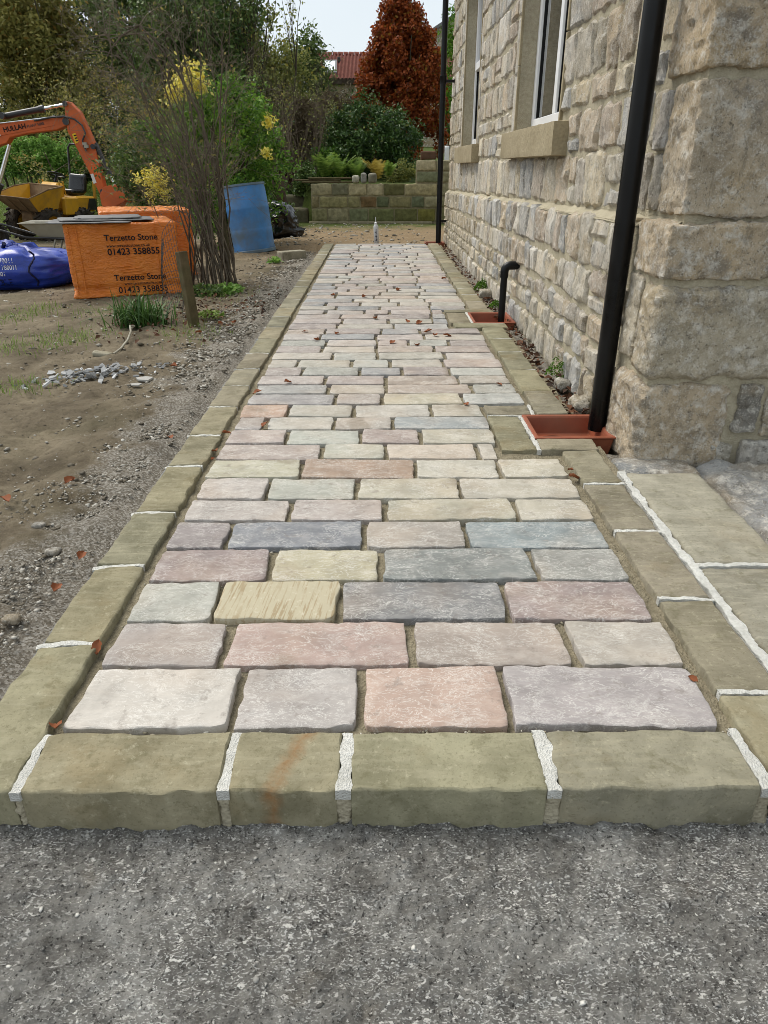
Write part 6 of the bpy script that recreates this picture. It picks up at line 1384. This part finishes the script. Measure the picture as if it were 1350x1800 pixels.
# ================================================================== FAR HOUSES
def far_house():
    eY, rY = 34.0, 37.4; ez, rz = at(600, 141, eY).z, at(600, 96, rY).z; xa, xb = at(552, 120, 35).x, 5.0
    o = thing('far_house', 'distant stone house with red pantile roof and roof window', 'house', (0, 0, 0))
    mb = MB(); mb.box((xa + .1, eY + .15, .5), (xb, eY + .55, ez)); mb.prism([(xa + .1, eY + .55, .5), (xa + .1, 40.5, .5), (xa + .1, 40.5, ez), (xa + .1, rY, rz - .08), (xa + .1, eY + .55, ez)], (.4, 0, 0)); mb.build('wall', M['far_stone'], o, color=S(170, 154, 122))
    nx_, rows = 300, 13; V = []; F = []
    for j in range(rows):
        for e_ in (0, 1):
            t = (j + e_) / rows
            for i in range(nx_ + 1):
                x = xa - .05 + (xb - xa) * i / nx_; wv = .05 * math.sin(i * 2 * math.pi / 6) ; yv = eY - .1 + (rY - eY + .1) * t; V.append((x, yv, ez + (rz - ez) * t + wv + (.045 if e_ == 0 else 0)))
    n_ = nx_ + 1
    for j in range(rows * 2 - 1):
        for i in range(nx_): F.append((j * n_ + i, j * n_ + i + 1, (j + 1) * n_ + i + 1, (j + 1) * n_ + i))
    rf = obj('roof', mesh('roof', V, np.array(F)), M['pantile'], o, color=S(160, 104, 92))
    mb = MB(); mb.box((xa - .05, eY - .06, ez - .14), (xb, eY + .15, ez + .06)); mb.prism([(xa, rY, rz - .06), (xb, rY, rz - .06), (xb, 40.8, ez - .06), (xa, 40.8, ez - .06)], (0, 0, .05)); mb.build('roof_back', M['dark_wood'], rf)
    mb = MB()
    for i in range(34): mb.tube([(xa - .05 + i * .24, rY, rz + .02), (xa + .17 + i * .24, rY, rz + .02)], [.095, .085], 10)
    tag(mb.build('ridge_tile', M['pantile'], rf, color=S(150, 92, 78)), kind='stuff')
    sk_ = lambda a, b: (lambda t: at(a, b, t))(eY + (rY - eY) * ((141 - b) / 45))
    c4 = [sk_(571, 131), sk_(590, 131), sk_(590, 113), sk_(571, 113)]; up_ = Vector((0, -.05, .10))
    mb = MB(); cc = sum(c4, Vector()) / 4; mb.prism([cc + (q - cc) * 1.25 + up_ * .2 for q in c4], up_ * 1.0); mb.build('roof_window_frame', M['slate'], rf)
    mb = MB(); mb.prism([cc + (q - cc) * .95 + up_ * 1.22 for q in c4], up_ * .1); mb.build('roof_window_pane', M['skyglass'], rf)
    mb = MB(); q = sk_(596, 111); mb.tube([q, q + Vector((0, -.05, .22))], .07, 8); mb.build('roof_vent', M['dark_steel'], rf)
    p = at(548, 105, 36.6); mb = MB(); mb.box((p.x - .18, 36.3, rz - 1.6), (p.x + .14, 36.9, at(548, 92, 36.6).z)); mb.build('chimney', M['far_stone'], o, color=S(176, 164, 136))
    g = thing('far_gable', 'plain stone gable end showing above the copper beech at right', 'house', (0, 0, 0)); a, b, c = at(742, 66, 41), at(800, 30, 41), at(800, 140, 41)
    mb = MB(); mb.prism([(a.x, 41, 1), (a.x, 41, a.z - .1), (b.x + 1.5, 41, b.z + .9), (b.x + 6, 41, 1)], (0, 5, 0)); mb.build('wall', M['far_stone'], g, color=S(150, 140, 116))
    mb = MB(); d_ = Vector((b.x + 1.6 - a.x, 0, b.z + 1.0 - a.z)); mb.prism([(a.x - .15, 40.85, a.z - .16), (b.x + 1.5, 40.85, b.z + .86), (b.x + 1.5, 40.85, b.z + 1.02), (a.x - .15, 40.85, a.z + .0)], (0, 5.3, 0)); mb.build('roof', M['slate'], g)
far_house()

# dense twiggy hedge closing the garden behind the leafless shrubs
for k, (a, yv, rad, zc, lab) in enumerate(((470, 22, (1.5, .8, 1.3), 1.0, 'dense brown twiggy hedge behind the timber post'), (560, 23, (1.5, .8, 1.25), .9, 'dense brown twiggy hedge left of the rhododendron'), (620, 25, (1.2, .7, 1.1), .7, 'low brown hedge under the far stone gable'), (380, 21, (1.6, .8, 1.5), 1.0, 'dense dark hedge behind the variegated bush'), (280, 21.5, (1.8, .8, 1.5), .9, 'dense dark hedge behind the arching bare shrub'), (180, 22, (1.8, .8, 1.3), .8, 'dense dark hedge behind the digger arm'))):
    p = at(a, 250, yv); gz = float(T(p.x, yv)); bush('twiggy_hedge', lab, 'hedge', (p.x, yv, gz + zc), rad, 15000, .20 if k < 3 else .12, 'hedge_twig' if k < 3 else 'ivy_leaf', 200, .32, 500 + k, .2, 0, .10 if k < 3 else .5, 'hedges behind the garden', 4, wob=.3)
for k, (a, yv, rad, lab) in enumerate(((515, 15.9, (.42, .3, .35), 'dark ivy tangle above the garden steps'), (470, 13.9, (.45, .3, .4), 'dark green growth between barrel and timber post'), (525, 17.2, (.5, .4, .5), 'brown undergrowth behind the garden steps'), (440, 13.0, (.5, .35, .45), 'dark undergrowth behind the blue barrel'), (538, 15.0, (.22, .3, .32), 'ivy clump at the left end of the garden wall'))):
    p = at(a, 340, yv); gz = float(T(p.x, yv)); bush('undergrowth', lab, 'undergrowth', (p.x, yv, gz + rad[2] * .6), rad, 3000, .07, ('ivy_leaf', 'ivy_leaf', 'litter', 'ivy_leaf', 'ivy_leaf')[k], 60, .15, 520 + k, .3, 0, .5, None, 3)
